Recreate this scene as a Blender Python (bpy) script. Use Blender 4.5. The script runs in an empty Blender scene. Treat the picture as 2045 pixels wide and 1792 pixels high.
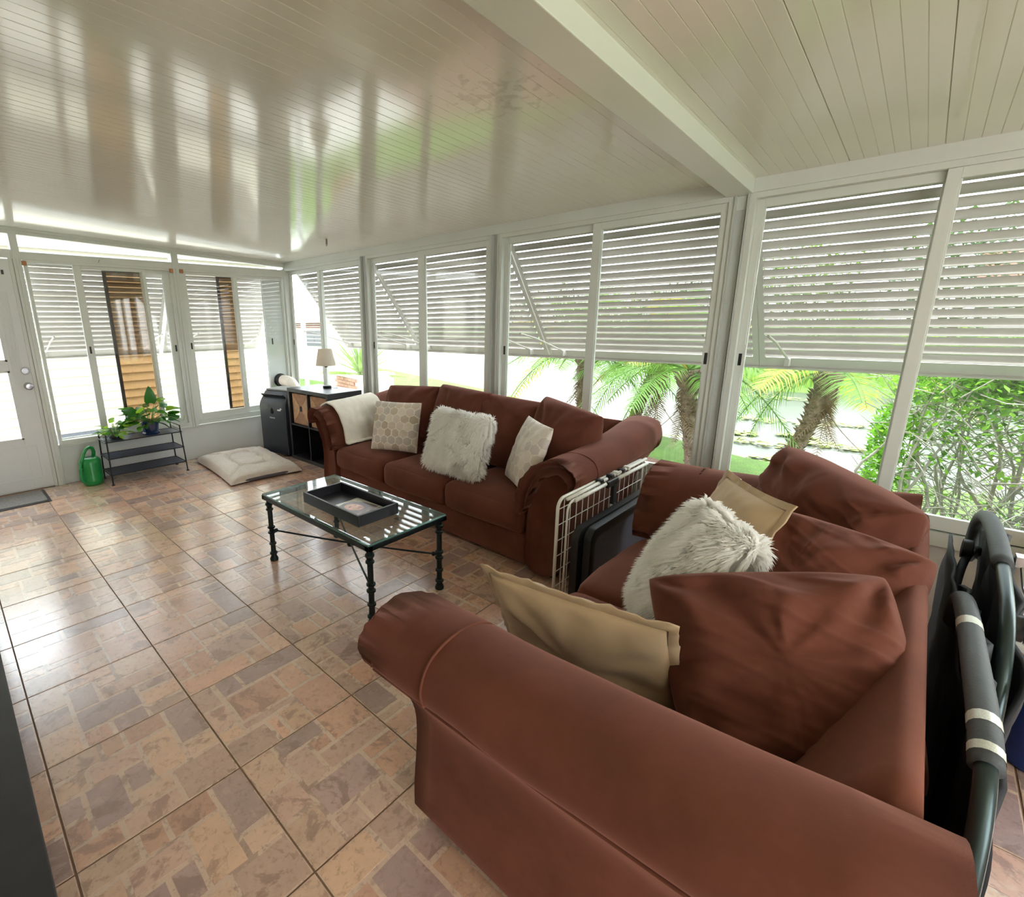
import bpy, bmesh, math, random
from mathutils import Vector, Matrix, noise
import numpy as np
PI = math.pi
random.seed(7)
S = bpy.context.scene
COL = S.collection

# ------------------------------------------------------------------ camera
def camera():
    cam = bpy.data.cameras.new('camera')
    o = bpy.data.objects.new('camera', cam); COL.objects.link(o)
    f, cx, cy = 978.6044, 858.0784, 888.766
    yaw, pitch, roll = -.7859, -.246, .0112
    cam.sensor_fit = 'HORIZONTAL'; cam.sensor_width = 36.0
    cam.lens = f * 36.0 / 2045.0
    cam.shift_x = (1022.5 - cx) / 2045.0
    cam.shift_y = (cy - 896.0) / 2045.0
    cam.clip_start = .02; cam.clip_end = 300
    fw = Vector((math.sin(yaw)*math.cos(pitch), math.cos(yaw)*math.cos(pitch), math.sin(pitch)))
    r = Vector((math.cos(yaw), -math.sin(yaw), 0)); d = fw.cross(r)
    c, s = math.cos(roll), math.sin(roll)
    rr = r*c + d*s; dd = d*c - r*s
    m = Matrix.Identity(4)
    for i in range(3):
        m[i][0] = rr[i]; m[i][1] = -dd[i]; m[i][2] = -fw[i]
    m.translation = Vector((5.537, -3.1555, 1.4387))
    o.matrix_world = m
    S.camera = o
camera()

# ------------------------------------------------------------------ sky, sun, exposure
SKY = 2.6
FILLW = 16.0
w = bpy.data.worlds.new('world'); S.world = w; w.use_nodes = True
nt = w.node_tree; bg = nt.nodes['Background']
tc = nt.nodes.new('ShaderNodeTexCoord'); sx = nt.nodes.new('ShaderNodeSeparateXYZ')
rp = nt.nodes.new('ShaderNodeValToRGB')
nt.links.new(tc.outputs['Generated'], sx.inputs[0]); nt.links.new(sx.outputs['Z'], rp.inputs[0])
rp.color_ramp.elements[0].position = 0.0; rp.color_ramp.elements[0].color = (1, 1, 1, 1)
rp.color_ramp.elements[1].position = .6; rp.color_ramp.elements[1].color = (.86, .93, 1, 1)
nt.links.new(rp.outputs[0], bg.inputs[0]); bg.inputs[1].default_value = SKY
sun = bpy.data.lights.new('sun', 'SUN'); sun.energy = .9; sun.angle = math.radians(12); sun.color = (1, .96, .9)
so = bpy.data.objects.new('sun', sun); COL.objects.link(so)
so.rotation_euler = Vector((-.5, .45, -1.2)).to_track_quat('-Z', 'Y').to_euler()
so.location = (0, 0, 8)
S.view_settings.view_transform = 'Standard'; S.view_settings.look = 'None'
S.view_settings.gamma = 1; S.view_settings.use_curve_mapping = False
S.view_settings.exposure = 1.86
cy = S.cycles
cy.use_denoising = True
try: cy.denoiser = 'OPENIMAGEDENOISE'
except Exception: pass
cy.max_bounces = 12; cy.diffuse_bounces = 6; cy.glossy_bounces = 4; cy.transparent_max_bounces = 24; cy.transmission_bounces = 6
cy.sample_clamp_indirect = 8.0
cy.caustics_reflective = False; cy.caustics_refractive = False

# ------------------------------------------------------------------ colours and materials
def lin(r, g, b):
    def c(x):
        x /= 255.0
        return x/12.92 if x <= .04045 else ((x+.055)/1.055)**2.4
    return (c(r), c(g), c(b))
MATS = {}
def pm(name, col, rough=.5, metal=0.0, var=None, bump=None, attr=False, sheen=0.0, coat=0.0, spec=.5, trans=0.0, emit=None, coords='Object', wave=None):
    if name in MATS: return MATS[name]
    m = bpy.data.materials.new(name); m.use_nodes = True
    n = m.node_tree.nodes; L = m.node_tree.links; p = n['Principled BSDF']
    p.inputs['Roughness'].default_value = rough; p.inputs['Metallic'].default_value = metal
    p.inputs['Specular IOR Level'].default_value = spec
    p.inputs['Base Color'].default_value = (*col, 1)
    if sheen:
        p.inputs['Sheen Weight'].default_value = sheen; p.inputs['Sheen Roughness'].default_value = .45
        p.inputs['Sheen Tint'].default_value = (min(1, col[0]*5+.2), min(1, col[1]*5+.2), min(1, col[2]*5+.2), 1)
    if coat: p.inputs['Coat Weight'].default_value = coat; p.inputs['Coat Roughness'].default_value = .2; p.inputs['Coat IOR'].default_value = 1.6
    t = n.new('ShaderNodeTexCoord')
    src = None
    if attr:
        a = n.new('ShaderNodeAttribute'); a.attribute_name = 'Col'; src = a.outputs['Color']
    if var:
        sc, amt = var[0], var[1]
        no = n.new('ShaderNodeTexNoise'); no.inputs['Scale'].default_value = sc; no.inputs['Detail'].default_value = 6
        no.inputs['Roughness'].default_value = var[2] if len(var) > 2 else .6
        L.new(t.outputs[coords], no.inputs['Vector'])
        mr = n.new('ShaderNodeMapRange'); mr.inputs[1].default_value = .3; mr.inputs[2].default_value = .7
        mr.inputs[3].default_value = 1-amt; mr.inputs[4].default_value = 1+amt
        L.new(no.outputs['Fac'], mr.inputs[0])
        mx = n.new('ShaderNodeMix'); mx.data_type = 'RGBA'; mx.blend_type = 'MULTIPLY'; mx.inputs[0].default_value = 1
        if src: L.new(src, mx.inputs[6])
        else: mx.inputs[6].default_value = (*col, 1)
        L.new(mr.outputs[0], mx.inputs[7]); src = mx.outputs[2]
    if src: L.new(src, p.inputs['Base Color'])
    if bump:
        nb = n.new('ShaderNodeTexNoise'); nb.inputs['Scale'].default_value = bump[0]; nb.inputs['Detail'].default_value = 4
        L.new(t.outputs[coords], nb.inputs['Vector'])
        b = n.new('ShaderNodeBump'); b.inputs['Strength'].default_value = bump[1]; b.inputs['Distance'].default_value = bump[2]
        L.new(nb.outputs['Fac'], b.inputs['Height']); L.new(b.outputs[0], p.inputs['Normal'])
    if trans: p.inputs['Transmission Weight'].default_value = trans
    if emit: p.inputs['Emission Color'].default_value = (*emit[0], 1); p.inputs['Emission Strength'].default_value = emit[1]
    MATS[name] = m
    return m
def glass_mat(name, tint, base=.04, rough=0.0):
    if name in MATS: return MATS[name]
    m = bpy.data.materials.new(name); m.use_nodes = True
    n = m.node_tree.nodes; L = m.node_tree.links; n.clear()
    out = n.new('ShaderNodeOutputMaterial'); tr = n.new('ShaderNodeBsdfTransparent'); gl = n.new('ShaderNodeBsdfGlossy')
    tr.inputs[0].default_value = (*tint, 1); gl.inputs['Roughness'].default_value = rough
    lw = n.new('ShaderNodeLayerWeight'); lw.inputs[0].default_value = .5
    pw = n.new('ShaderNodeMath'); pw.operation = 'POWER'; pw.inputs[1].default_value = 5
    ma = n.new('ShaderNodeMath'); ma.operation = 'MULTIPLY_ADD'; ma.inputs[1].default_value = .9; ma.inputs[2].default_value = base
    mx = n.new('ShaderNodeMixShader')
    L.new(lw.outputs['Facing'], pw.inputs[0]); L.new(pw.outputs[0], ma.inputs[0]); L.new(ma.outputs[0], mx.inputs[0])
    L.new(tr.outputs[0], mx.inputs[1]); L.new(gl.outputs[0], mx.inputs[2]); L.new(mx.outputs[0], out.inputs[0])
    MATS[name] = m
    return m
def leaf_mat(name, col, tr=.35, var=None, rough=.45, tcol=None):
    if name in MATS: return MATS[name]
    m = pm(name, col, rough, var=var or (9, .3), attr=False)
    n = m.node_tree.nodes; L = m.node_tree.links
    p = n['Principled BSDF']; out = n['Material Output']
    t = n.new('ShaderNodeBsdfTranslucent'); t.inputs[0].default_value = (*tcol, 1) if tcol else (min(1, col[0]*1.2), min(1, col[1]*1.25), col[2]*.7, 1)
    mx = n.new('ShaderNodeMixShader'); mx.inputs[0].default_value = tr
    L.new(p.outputs[0], mx.inputs[1]); L.new(t.outputs[0], mx.inputs[2]); L.new(mx.outputs[0], out.inputs[0])
    return m

# ------------------------------------------------------------------ mesh helpers
class MB:
    def __init__(s): s.v = []; s.f = []; s.mi = []; s.c = []; s.hasc = False
    def add(s, vs, fs, m=0, c=None):
        o = len(s.v); s.v.extend([tuple(x) for x in vs])
        for f in fs:
            s.f.append(tuple(i+o for i in f)); s.mi.append(m); s.c.append(c)
        if c is not None: s.hasc = True
        return s
    def box(s, x0, x1, y0, y1, z0, z1, m=0, c=None, M=None):
        if x0 > x1: x0, x1 = x1, x0
        if y0 > y1: y0, y1 = y1, y0
        if z0 > z1: z0, z1 = z1, z0
        vs = [Vector((x, y, z)) for z in (z0, z1) for y in (y0, y1) for x in (x0, x1)]
        if M is not None: vs = [M @ v for v in vs]
        return s.add(vs, [(0,2,3,1),(4,5,7,6),(0,1,5,4),(2,6,7,3),(0,4,6,2),(1,3,7,5)], m, c)
    def loft(s, rings, m=0, cap=True, closed=True, c=None):
        n = len(rings[0]); vs = [p for r in rings for p in r]; fs = []
        for i in range(len(rings)-1):
            for j in range(n if closed else n-1):
                k = (j+1) % n
                fs.append((i*n+j, i*n+k, (i+1)*n+k, (i+1)*n+j))
        if cap and closed:
            fs.append(tuple(reversed(range(n)))); fs.append(tuple((len(rings)-1)*n+j for j in range(n)))
        return s.add(vs, fs, m, c)
    def tube(s, pts, r, seg=8, m=0, cap=True, c=None, closed=False):
        pts = [Vector(p) for p in pts]; rings = []; N = len(pts)
        up = None
        for i, p in enumerate(pts):
            if closed: t = pts[(i+1) % N]-pts[i-1]
            elif i == 0: t = pts[1]-pts[0]
            elif i == N-1: t = pts[-1]-pts[-2]
            else: t = (pts[i+1]-pts[i]).normalized()+(pts[i]-pts[i-1]).normalized()
            if t.length < 1e-9: t = Vector((0, 0, 1))
            t.normalize()
            if up is None:
                up = Vector((0, 0, 1)) if abs(t.z) < .9 else Vector((1, 0, 0))
            a = t.cross(up)
            if a.length < 1e-6: a = t.orthogonal()
            a.normalize(); b = a.cross(t).normalized(); up = b
            rr = r[i] if isinstance(r, (list, tuple)) else r
            rings.append([p + a*(math.cos(2*PI*k/seg)*rr) + b*(math.sin(2*PI*k/seg)*rr) for k in range(seg)])
        if closed: rings.append(rings[0])
        return s.loft(rings, m, cap and not closed, True, c)
    def lathe(s, prof, seg=24, m=0, M=None, cap=True, c=None):
        rings = []
        for r, z in prof:
            ring = [Vector((math.cos(2*PI*k/seg)*r, math.sin(2*PI*k/seg)*r, z)) for k in range(seg)]
            if M is not None: ring = [M @ p for p in ring]
            rings.append(ring)
        return s.loft(rings, m, cap, True, c)
    def build(s, name, mats, parent=None, smooth=False, bevel=0, sub=0, loc=None, angle=None, weld=False):
        me = bpy.data.meshes.new(name)
        me.from_pydata([tuple(v) for v in s.v], [], s.f)
        if not isinstance(mats, (list, tuple)): mats = [mats]
        for m in mats: me.materials.append(m)
        if len(mats) > 1: me.polygons.foreach_set('material_index', s.mi)
        if s.hasc:
            a = me.color_attributes.new('Col', 'FLOAT_COLOR', 'CORNER')
            buf = []
            for f, c in zip(s.f, s.c):
                c = c or (1, 1, 1)
                buf.extend((c[0], c[1], c[2], 1.0)*len(f))
            a.data.foreach_set('color', buf)
        if smooth: me.polygons.foreach_set('use_smooth', [True]*len(me.polygons))
        me.validate(); me.update()
        if weld or smooth == 'fix':
            bm = bmesh.new(); bm.from_mesh(me)
            bmesh.ops.remove_doubles(bm, verts=bm.verts, dist=1e-5)
            bmesh.ops.recalc_face_normals(bm, faces=bm.faces); bm.to_mesh(me); bm.free()
        o = bpy.data.objects.new(name, me); COL.objects.link(o)
        if parent is not None: o.parent = parent
        if loc is not None: o.location = loc
        if bevel:
            b = o.modifiers.new('bevel', 'BEVEL'); b.width = bevel; b.segments = 2; b.limit_method = 'ANGLE'; b.angle_limit = .6
        if sub:
            b = o.modifiers.new('sub', 'SUBSURF'); b.levels = sub; b.render_levels = sub
        if angle:
            me.polygons.foreach_set('use_smooth', [True]*len(me.polygons))
            try: me.set_sharp_from_angle(angle=angle)
            except Exception: pass
        return o
def T(name, label=None, cat=None, loc=(0, 0, 0), rz=0.0, group=None, kind=None):
    o = bpy.data.objects.new(name, None); COL.objects.link(o)
    o.empty_display_size = .1
    o.location = loc; o.rotation_euler = (0, 0, rz)
    tag(o, label, cat, group, kind)
    return o
def tag(o, label=None, cat=None, group=None, kind=None):
    if label: o['label'] = label
    if cat: o['category'] = cat
    if group: o['group'] = group
    if kind: o['kind'] = kind
    return o
def link_copy(src, parent=None, name=None):
    o = src.copy(); COL.objects.link(o)
    if parent is not None: o.parent = parent
    return o
def rbox(w, d, h, r, n=10, crown=0.0, wob=0.0, seed=0, front=0.0):
    """soft block centred in x and y, resting on z=0"""
    mb = MB(); hx, hy, hz = w/2, d/2, h/2
    def pt(a, b, c):
        p = Vector((a*hx, b*hy, c*hz))
        q = Vector((max(-hx+r, min(hx-r, p.x)), max(-hy+r, min(hy-r, p.y)), max(-hz+r, min(hz-r, p.z))))
        e = p-q
        if e.length > 1e-9: p = q+e.normalized()*r
        e1 = (1-a*a)*(1-b*b)
        if c > -.5: p.z += crown*e1*(c+.5)/1.5
        p.y -= front*(1-a*a)*(1-c*c) if b < -.9 else 0
        if wob:
            p += Vector((noise.noise(Vector((p.x*7+seed, p.y*7, p.z*7))), noise.noise(Vector((p.x*7, p.y*7+seed, p.z*7+9))), noise.noise(Vector((p.x*6+seed, p.y*6+4, p.z*6)))))*wob
        return (p.x, p.y, p.z+hz)
    g = [-1+2*i/n for i in range(n+1)]
    g = [math.copysign(1-(1-abs(x))**1.5, x) for x in g]
    for ax in range(3):
        for sgn in (-1, 1):
            vs = []; fs = []
            for i in g:
                for j in g:
                    vs.append(pt(*( (sgn, i, j) if ax == 0 else (i, sgn, j) if ax == 1 else (i, j, sgn))))
            for i in range(n):
                for j in range(n):
                    a = i*(n+1)+j; q = (a, a+1, a+n+2, a+n+1)
                    fs.append(q if (sgn > 0) == (ax != 1) else tuple(reversed(q)))
            mb.add(vs, [tuple(reversed(f)) for f in fs])
    return mb
def pillow(w, h, t, n=26, seed=0, wr=.012, bow=.07, pw=.42, colf=None, sag=0.0, droop=0.0, ear=0.0, cr=.03, cre=0.0, taper=0.0):
    """two sided cushion standing in the xz plane, centred; thickness along y"""
    mb = MB()
    for sgn in (-1, 1):
        vs = []; fs = []
        for i in range(n+1):
            for j in range(n+1):
                u = -1+2*i/n; v = -1+2*j/n
                u = math.copysign(1-(1-abs(u))**1.35, u); v = math.copysign(1-(1-abs(v))**1.35, v)
                x = u*w/2*(1-bow*(1-v*v)+ear*abs(u*v)**4); z = v*h/2*(1-bow*(1-u*u)+ear*abs(u*v)**4)
                kk = abs(u*v)**2.5; x *= (1-cr*kk)*(1-taper*(1-v)/2); z *= 1-cr*kk
                e = max(0, (1-u*u))*max(0, (1-v*v))
                y = sgn*t/2*e**pw
                a = math.atan2(v, u)
                rad = math.hypot(u, v)
                crn = noise.noise(Vector((a*3.1+seed, rad*1.2, sgn*3+seed)))
                cre2 = noise.noise(Vector((x*9+seed, z*9, sgn*5)))
                env = min(1, e*3.5)
                y += sgn*(wr*crn*env*(.4+rad) + wr*.7*cre2*env)
                if cre:
                    su = 1 if u > 0 else -1; sv = 1 if v > 0 else -1
                    dx, dz = (1-abs(u))*w/2+.01, (1-abs(v))*h/2+.01; dd = math.hypot(dx, dz); an = math.atan2(dz, dx)
                    ph = seed*1.7+su*2.1+sv*3.3
                    y += sgn*cre*math.exp(-dd/.15)*math.sin(an*9+ph+2.2*noise.noise(Vector((x*8, z*8, ph))))*min(1, dd/.08)*min(1, e*6)
                    n1 = noise.noise(Vector((x*3.2+seed, z*17+x*7, sgn*2.0+seed))); n2 = noise.noise(Vector((x*5-z*6+seed*2, z*9+x*9, sgn*4.0+seed)))
                    y += sgn*cre*env*(.75*max(0, .45-abs(n1)*2.2)*(.5+.5*n2) + .35*n2)
                z -= sag*(1-u*u)*(v+1)/2*h
                y += droop*(v+1)**2*.25
                vs.append((x, y, z))
        for i in range(n):
            for j in range(n):
                a = i*(n+1)+j; q = (a, a+1, a+n+2, a+n+1)
                if sgn < 0: q = tuple(reversed(q))
                fs.append(q)
        if colf:
            for f in fs:
                cx = sum(vs[k][0] for k in f)/4; cz = sum(vs[k][2] for k in f)/4
                mb.add([vs[k] for k in f], [(0, 1, 2, 3)], 0, colf(cx, cz))
        else: mb.add(vs, fs)
    return mb
# ------------------------------------------------------------------ setting
XR, YF = 7.95, -3.95          # right wall, wall behind the camera
CZ0, CSL = 2.128, .042        # ceiling height at the windows and its rise towards the house
def cz(y): return CZ0 - CSL*y
ALU = pm('painted_aluminium', lin(212, 216, 210), .35, var=(3, .04), bump=(60, .02, .002))
WALLM = pm('kneewall_paint', lin(216, 220, 218), .42, var=(2.2, .05), bump=(25, .05, .004))
TRIMD = pm('dark_gap', (.02, .02, .02), .7)
BLACKP = pm('black_plastic', (.012, .012, .013), .4)
PANE = glass_mat('clear_glass', (.97, .985, .98))
TINT = glass_mat('bronze_tinted_glass', (.56, .44, .32), .04)
WOODB = pm('block_wood', lin(176, 120, 78), .6, var=(20, .2))

# ---- floor: slab and every tile
def tile_colors():
    P = [lin(226,176,146), lin(222,176,146), lin(216,176,154), lin(206,170,150), lin(190,158,146), lin(184,152,140), lin(222,184,156), lin(214,166,140), lin(178,148,140), lin(226,184,152)]
    return P
def floor_mat():
    m = pm('glazed_stone_print', (.5, .4, .3), .26, var=(7, .10, .7), attr=True, bump=(70, .07, .001), spec=.8, coat=1.0)
    n = m.node_tree.nodes; L = m.node_tree.links; p = n['Principled BSDF']
    src = p.inputs['Base Color'].links[0].from_socket
    t = n.new('ShaderNodeTexCoord'); oi = n.new('ShaderNodeObjectInfo')
    ad = n.new('ShaderNodeVectorMath'); ad.operation = 'ADD'; L.new(t.outputs['Object'], ad.inputs[0])
    sc = n.new('ShaderNodeMath'); sc.operation = 'MULTIPLY'; sc.inputs[1].default_value = 37; L.new(oi.outputs['Random'], sc.inputs[0]); at = n.new('ShaderNodeAttribute'); at.attribute_name = 'Col'
    s2 = n.new('ShaderNodeVectorMath'); s2.operation = 'SCALE'; s2.inputs[3].default_value = 61.0; L.new(at.outputs['Color'], s2.inputs[0])
    a2 = n.new('ShaderNodeVectorMath'); a2.operation = 'ADD'; L.new(s2.outputs[0], a2.inputs[0]); L.new(sc.outputs[0], a2.inputs[1]); L.new(a2.outputs[0], ad.inputs[1])
    def layer(src, scale, lo, hi, fac, col, dist=0, rough=.7):
        no = n.new('ShaderNodeTexNoise'); no.inputs['Scale'].default_value = scale; no.inputs['Detail'].default_value = 8; no.inputs['Roughness'].default_value = rough; no.inputs['Distortion'].default_value = dist
        L.new(ad.outputs[0], no.inputs['Vector'])
        rp = n.new('ShaderNodeValToRGB'); rp.color_ramp.elements[0].position = lo; rp.color_ramp.elements[1].position = hi
        rp.color_ramp.elements[0].color = (0, 0, 0, 1); rp.color_ramp.elements[1].color = (fac, fac, fac, 1)
        L.new(no.outputs['Fac'], rp.inputs[0])
        mx = n.new('ShaderNodeMix'); mx.data_type = 'RGBA'; L.new(rp.outputs[0], mx.inputs[0]); L.new(src, mx.inputs[6]); mx.inputs[7].default_value = (*col, 1)
        return mx.outputs[2]
    src = layer(src, 7, .55, .585, .50, lin(140, 108, 98), .5)
    src = layer(src, 46, .52, .64, .40, lin(146, 112, 96), .4)
    src = layer(src, 24, .55, .70, .30, lin(236, 206, 176), .6)
    L.new(src, p.inputs['Base Color'])
    return m
FLM = floor_mat()
LAY = [
 [(0,.36,0,.42),(.36,.56,0,.28),(.57,.66,0,.27),(.67,1,0,.26),(.36,.82,.29,.38),(.83,1,.27,.41),(.82,1,.42,.70),(.36,.80,.39,.75),(.13,.35,.43,.76),(0,.12,.43,.76),(0,.60,.77,1),(.61,.80,.76,1),(.82,1,.71,1)],
 [(0,.24,0,.34),(.25,.62,0,.16),(.63,1,0,.30),(.25,.45,.17,.50),(.46,.62,.17,.30),(.46,1,.31,.50),(0,.24,.35,.62),(.25,.70,.51,.80),(.71,1,.51,.64),(0,.24,.63,1),(.25,.44,.81,1),(.45,.70,.81,1),(.71,1,.65,.86),(.71,1,.87,1)],
 [(0,.48,0,.22),(.49,.66,0,.22),(.67,1,0,.36),(0,.20,.23,.52),(.21,.66,.23,.46),(.67,.82,.37,.60),(.83,1,.37,.72),(0,.20,.53,.68),(.21,.40,.47,.80),(.41,.66,.47,.62),(.41,.82,.63,.86),(0,.20,.69,1),(.21,.40,.81,1),(.41,.62,.87,1),(.63,.82,.87,1),(.83,1,.73,1)]]
def tile_mesh(k):
    rnd = random.Random(40+k); P = tile_colors(); mb = MB(); s = .4514/2; gr = lin(222, 190, 166)
    mb.box(-s, s, -s, s, -.009, -.0008, 0, gr)
    lay = LAY[k % 3]
    for (u0, u1, v0, v1) in lay:
        g = .0055; col = rnd.choice(P); f = rnd.uniform(.88, 1.12); col = tuple(min(1, x*f) for x in col)
        y0 = -s+u0*2*s+(g if u0 > 0 else .003); y1 = -s+u1*2*s-(g if u1 < 1 else .003)
        x0 = -s+v0*2*s+(g if v0 > 0 else .003); x1 = -s+v1*2*s-(g if v1 < 1 else .003)
        c = []
        # irregular outline
        for (a0, b0, a1, b1) in ((x0,y0,x1,y0),(x1,y0,x1,y1),(x1,y1,x0,y1),(x0,y1,x0,y0)):
            L = math.hypot(a1-a0, b1-b0); nn = max(2, int(L/.035))
            for i in range(nn):
                t = i/nn; jx = rnd.uniform(-.0016, .0016); jy = rnd.uniform(-.0016, .0016)
                c.append((a0+(a1-a0)*t+jx, b0+(b1-b0)*t+jy))
        n = len(c)
        top = [(x, y, 0) for x, y in c]; bot = [(x, y, -.001) for x, y in c]
        mb.add(top+bot, [tuple(range(n))]+[(i, i+n, (i+1) % n+n, (i+1) % n) for i in range(n)], 0, col)
    return mb
slab = MB(); slab.box(-.1, XR, YF, .08, -.16, -.0035)
floor = slab.build('floor', pm('floor_grout', lin(132, 102, 80), .8, var=(30, .15)))
tag(floor, 'stone-print ceramic tile floor with thin grout lines', None, None, 'structure')
tmesh = []
for k in range(6):
    o = tile_mesh(k).build('tile', FLM, floor); tmesh.append(o.data)
    if k: bpy.data.objects.remove(o)
    else: first = o
TS = .4572; rr = random.Random(3)
used_first = False
for i in range(-3, 16):
    for j in range(-2, 7):
        x0 = .94+TS*i; x1 = x0+TS; y0 = -3.131+TS*j; y1 = y0+TS
        a0, a1 = max(x0, .004), min(x1, XR-.004); b0, b1 = max(y0, YF+.004), min(y1, -.004)
        if a1-a0 < .03 or b1-b0 < .03: continue
        if not used_first: o = first; used_first = True
        else: o = bpy.data.objects.new('tile', tmesh[0]); COL.objects.link(o); o.parent = floor
        o.data = tmesh[rr.randrange(6)]
        o.location = ((a0+a1)/2, (b0+b1)/2, 0)
        full = (a1-a0 > TS-.01 and b1-b0 > TS-.01)
        rot = rr.choice((0, PI/2, PI, -PI/2)) if full else rr.choice((0, PI))
        o.rotation_euler = (rr.uniform(-.0006, .0006), rr.uniform(-.0006, .0006), rot)
        if not full: o.scale = ((a1-a0)/TS, (b1-b0)/TS, 1)

# ---- ceiling: every pan panel, seams and ribs
def ceil_mat():
    m = pm('ceiling_enamel', lin(233, 232, 224), .11, var=(1.3, .02), spec=.6)
    n = m.node_tree.nodes; L = m.node_tree.links; p = n['Principled BSDF']
    old = p.inputs['Base Color'].links[0].from_socket
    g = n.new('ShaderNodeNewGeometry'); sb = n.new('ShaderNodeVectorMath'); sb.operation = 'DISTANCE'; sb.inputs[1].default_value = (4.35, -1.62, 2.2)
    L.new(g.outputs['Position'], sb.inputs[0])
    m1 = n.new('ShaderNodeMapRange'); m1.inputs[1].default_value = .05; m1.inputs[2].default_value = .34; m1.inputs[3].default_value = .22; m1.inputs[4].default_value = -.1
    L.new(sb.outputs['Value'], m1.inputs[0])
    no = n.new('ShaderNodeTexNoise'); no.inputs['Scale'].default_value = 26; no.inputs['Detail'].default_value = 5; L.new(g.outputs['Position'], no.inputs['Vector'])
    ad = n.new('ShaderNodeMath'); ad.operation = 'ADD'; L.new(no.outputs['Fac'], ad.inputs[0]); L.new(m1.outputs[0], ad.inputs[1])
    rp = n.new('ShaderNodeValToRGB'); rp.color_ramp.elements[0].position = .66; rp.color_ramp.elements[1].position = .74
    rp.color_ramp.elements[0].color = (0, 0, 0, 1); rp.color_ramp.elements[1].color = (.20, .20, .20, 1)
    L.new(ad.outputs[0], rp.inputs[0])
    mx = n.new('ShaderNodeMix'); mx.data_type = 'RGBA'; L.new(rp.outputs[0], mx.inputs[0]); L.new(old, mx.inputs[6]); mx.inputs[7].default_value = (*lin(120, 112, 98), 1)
    L.new(mx.outputs[2], p.inputs['Base Color'])
    return m
CM = ceil_mat()
cb = MB()
cb.add([(-.1, .12, cz(.12)+.03), (XR, .12, cz(.12)+.03), (XR, YF, cz(YF)+.03), (-.1, YF, cz(YF)+.03), (-.1, .12, cz(.12)+.08), (XR, .12, cz(.12)+.08), (XR, YF, cz(YF)+.08), (-.1, YF, cz(YF)+.08)],
       [(0,1,2,3),(7,6,5,4),(0,4,5,1),(1,5,6,2),(2,6,7,3),(3,7,4,0)])
ceil = cb.build('ceiling', CM); tag(ceil, 'off-white ribbed metal pan ceiling with fine seams', None, None, 'structure')
def panel_mesh(wd):
    mb = MB(); prof = []; n = 6; p = wd/n
    prof += [(.0003, .006), (.0004, .003), (.0022, 0)]
    for i in range(n):
        if i: prof += [(i*p-.0016, 0), (i*p, .0022), (i*p+.0016, 0)]
    prof += [(wd-.0022, 0), (wd-.0004, .003), (wd-.0003, .006)]
    a = [(x, 0.0, z+CZ0) for x, z in prof]; b = [(x, YF, z+cz(YF)) for x, z in prof]
    return mb.loft([a, b], 0, False, False)
pmesh = panel_mesh(.305); pfirst = None
x = 5.148-.305*17
while x < XR-.02:
    if pfirst is None: o = pfirst = pmesh.build('ceiling_panel', CM, ceil); 
    else: o = link_copy(pfirst, ceil)
    o.location = (x, 0, 0); x += .305
# beam
b = MB(); bx0, bx1 = 4.655, 4.778
def bz(y): return 2.058-CSL*y
vs = []
for y in (0.0, YF):
    vs += [(bx0, y, bz(y)), (bx1, y, bz(y)), (bx1, y, cz(y)+.01), (bx0, y, cz(y)+.01)]
b.add(vs, [(0,1,5,4),(1,2,6,5),(2,3,7,6),(3,0,4,7),(3,2,1,0),(4,5,6,7)])
o = b.build('trim_1', pm('beam_enamel', lin(226, 230, 222), .22, spec=.6), bevel=.003); tag(o, 'white boxed metal beam crossing the ceiling', None, None, 'structure')

# ---- walls
def mp(side, u, d, z): return (u, d, z) if side == 'back' else (-d, u, z)
def ubox(mb, side, u0, u1, d0, d1, z0, z1, m=0):
    if side == 'back': mb.box(u0, u1, d0, d1, z0, z1, m)
    else: mb.box(-d1, -d0, u0, u1, z0, z1, m)
mb = MB(); ubox(mb, 'back', -.06, XR, 0, .09, -.16, .405); ubox(mb, 'back', -.06, XR, -.004, .0, .012, .03)
wb = mb.build('wall_back', WALLM, bevel=.002); tag(wb, 'white knee wall under the long row of windows', None, None, 'structure')
mb = MB(); ubox(mb, 'left', -2.54, -.0, 0, .09, -.16, .365)
wl = mb.build('wall_left', WALLM, bevel=.002); tag(wl, 'white knee wall under the two end windows', None, None, 'structure')
mb = MB(); mb.box(-.09, XR+.1, YF-.1, YF, -.16, cz(YF)+.09)
o = mb.build('wall_front', pm('house_wall', lin(214, 214, 208), .5, var=(2, .04))); tag(o, 'plain white house wall behind the camera', None, None, 'structure')
mb = MB(); mb.box(XR, XR+.1, YF, .09, -.16, .42); mb.box(XR, XR+.1, YF, .09, 2.06, 2.34)
mb.box(XR, XR+.1, -2.1, .09, .42, 2.06); mb.box(XR, XR+.1, YF, -3.7, .42, 2.06)  # opening put into the unseen end wall to let in more light
o = mb.build('wall_right', WALLM); tag(o, 'white end wall with one tall opening added for light', None, None, 'structure')
# fascia + header, back wall
mb = MB(); ubox(mb, 'back', -.02, bx0, -.035, .07, 2.063, 2.140); ubox(mb, 'back', bx1, XR, -.035, .07, 2.063, 2.140)
ubox(mb, 'back', bx0, bx1, -.02, .07, 1.99, 2.058)
o = mb.build('trim_2', ALU, bevel=.002); tag(o, 'white fascia along the top of the window row', None, None, 'structure')
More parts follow.
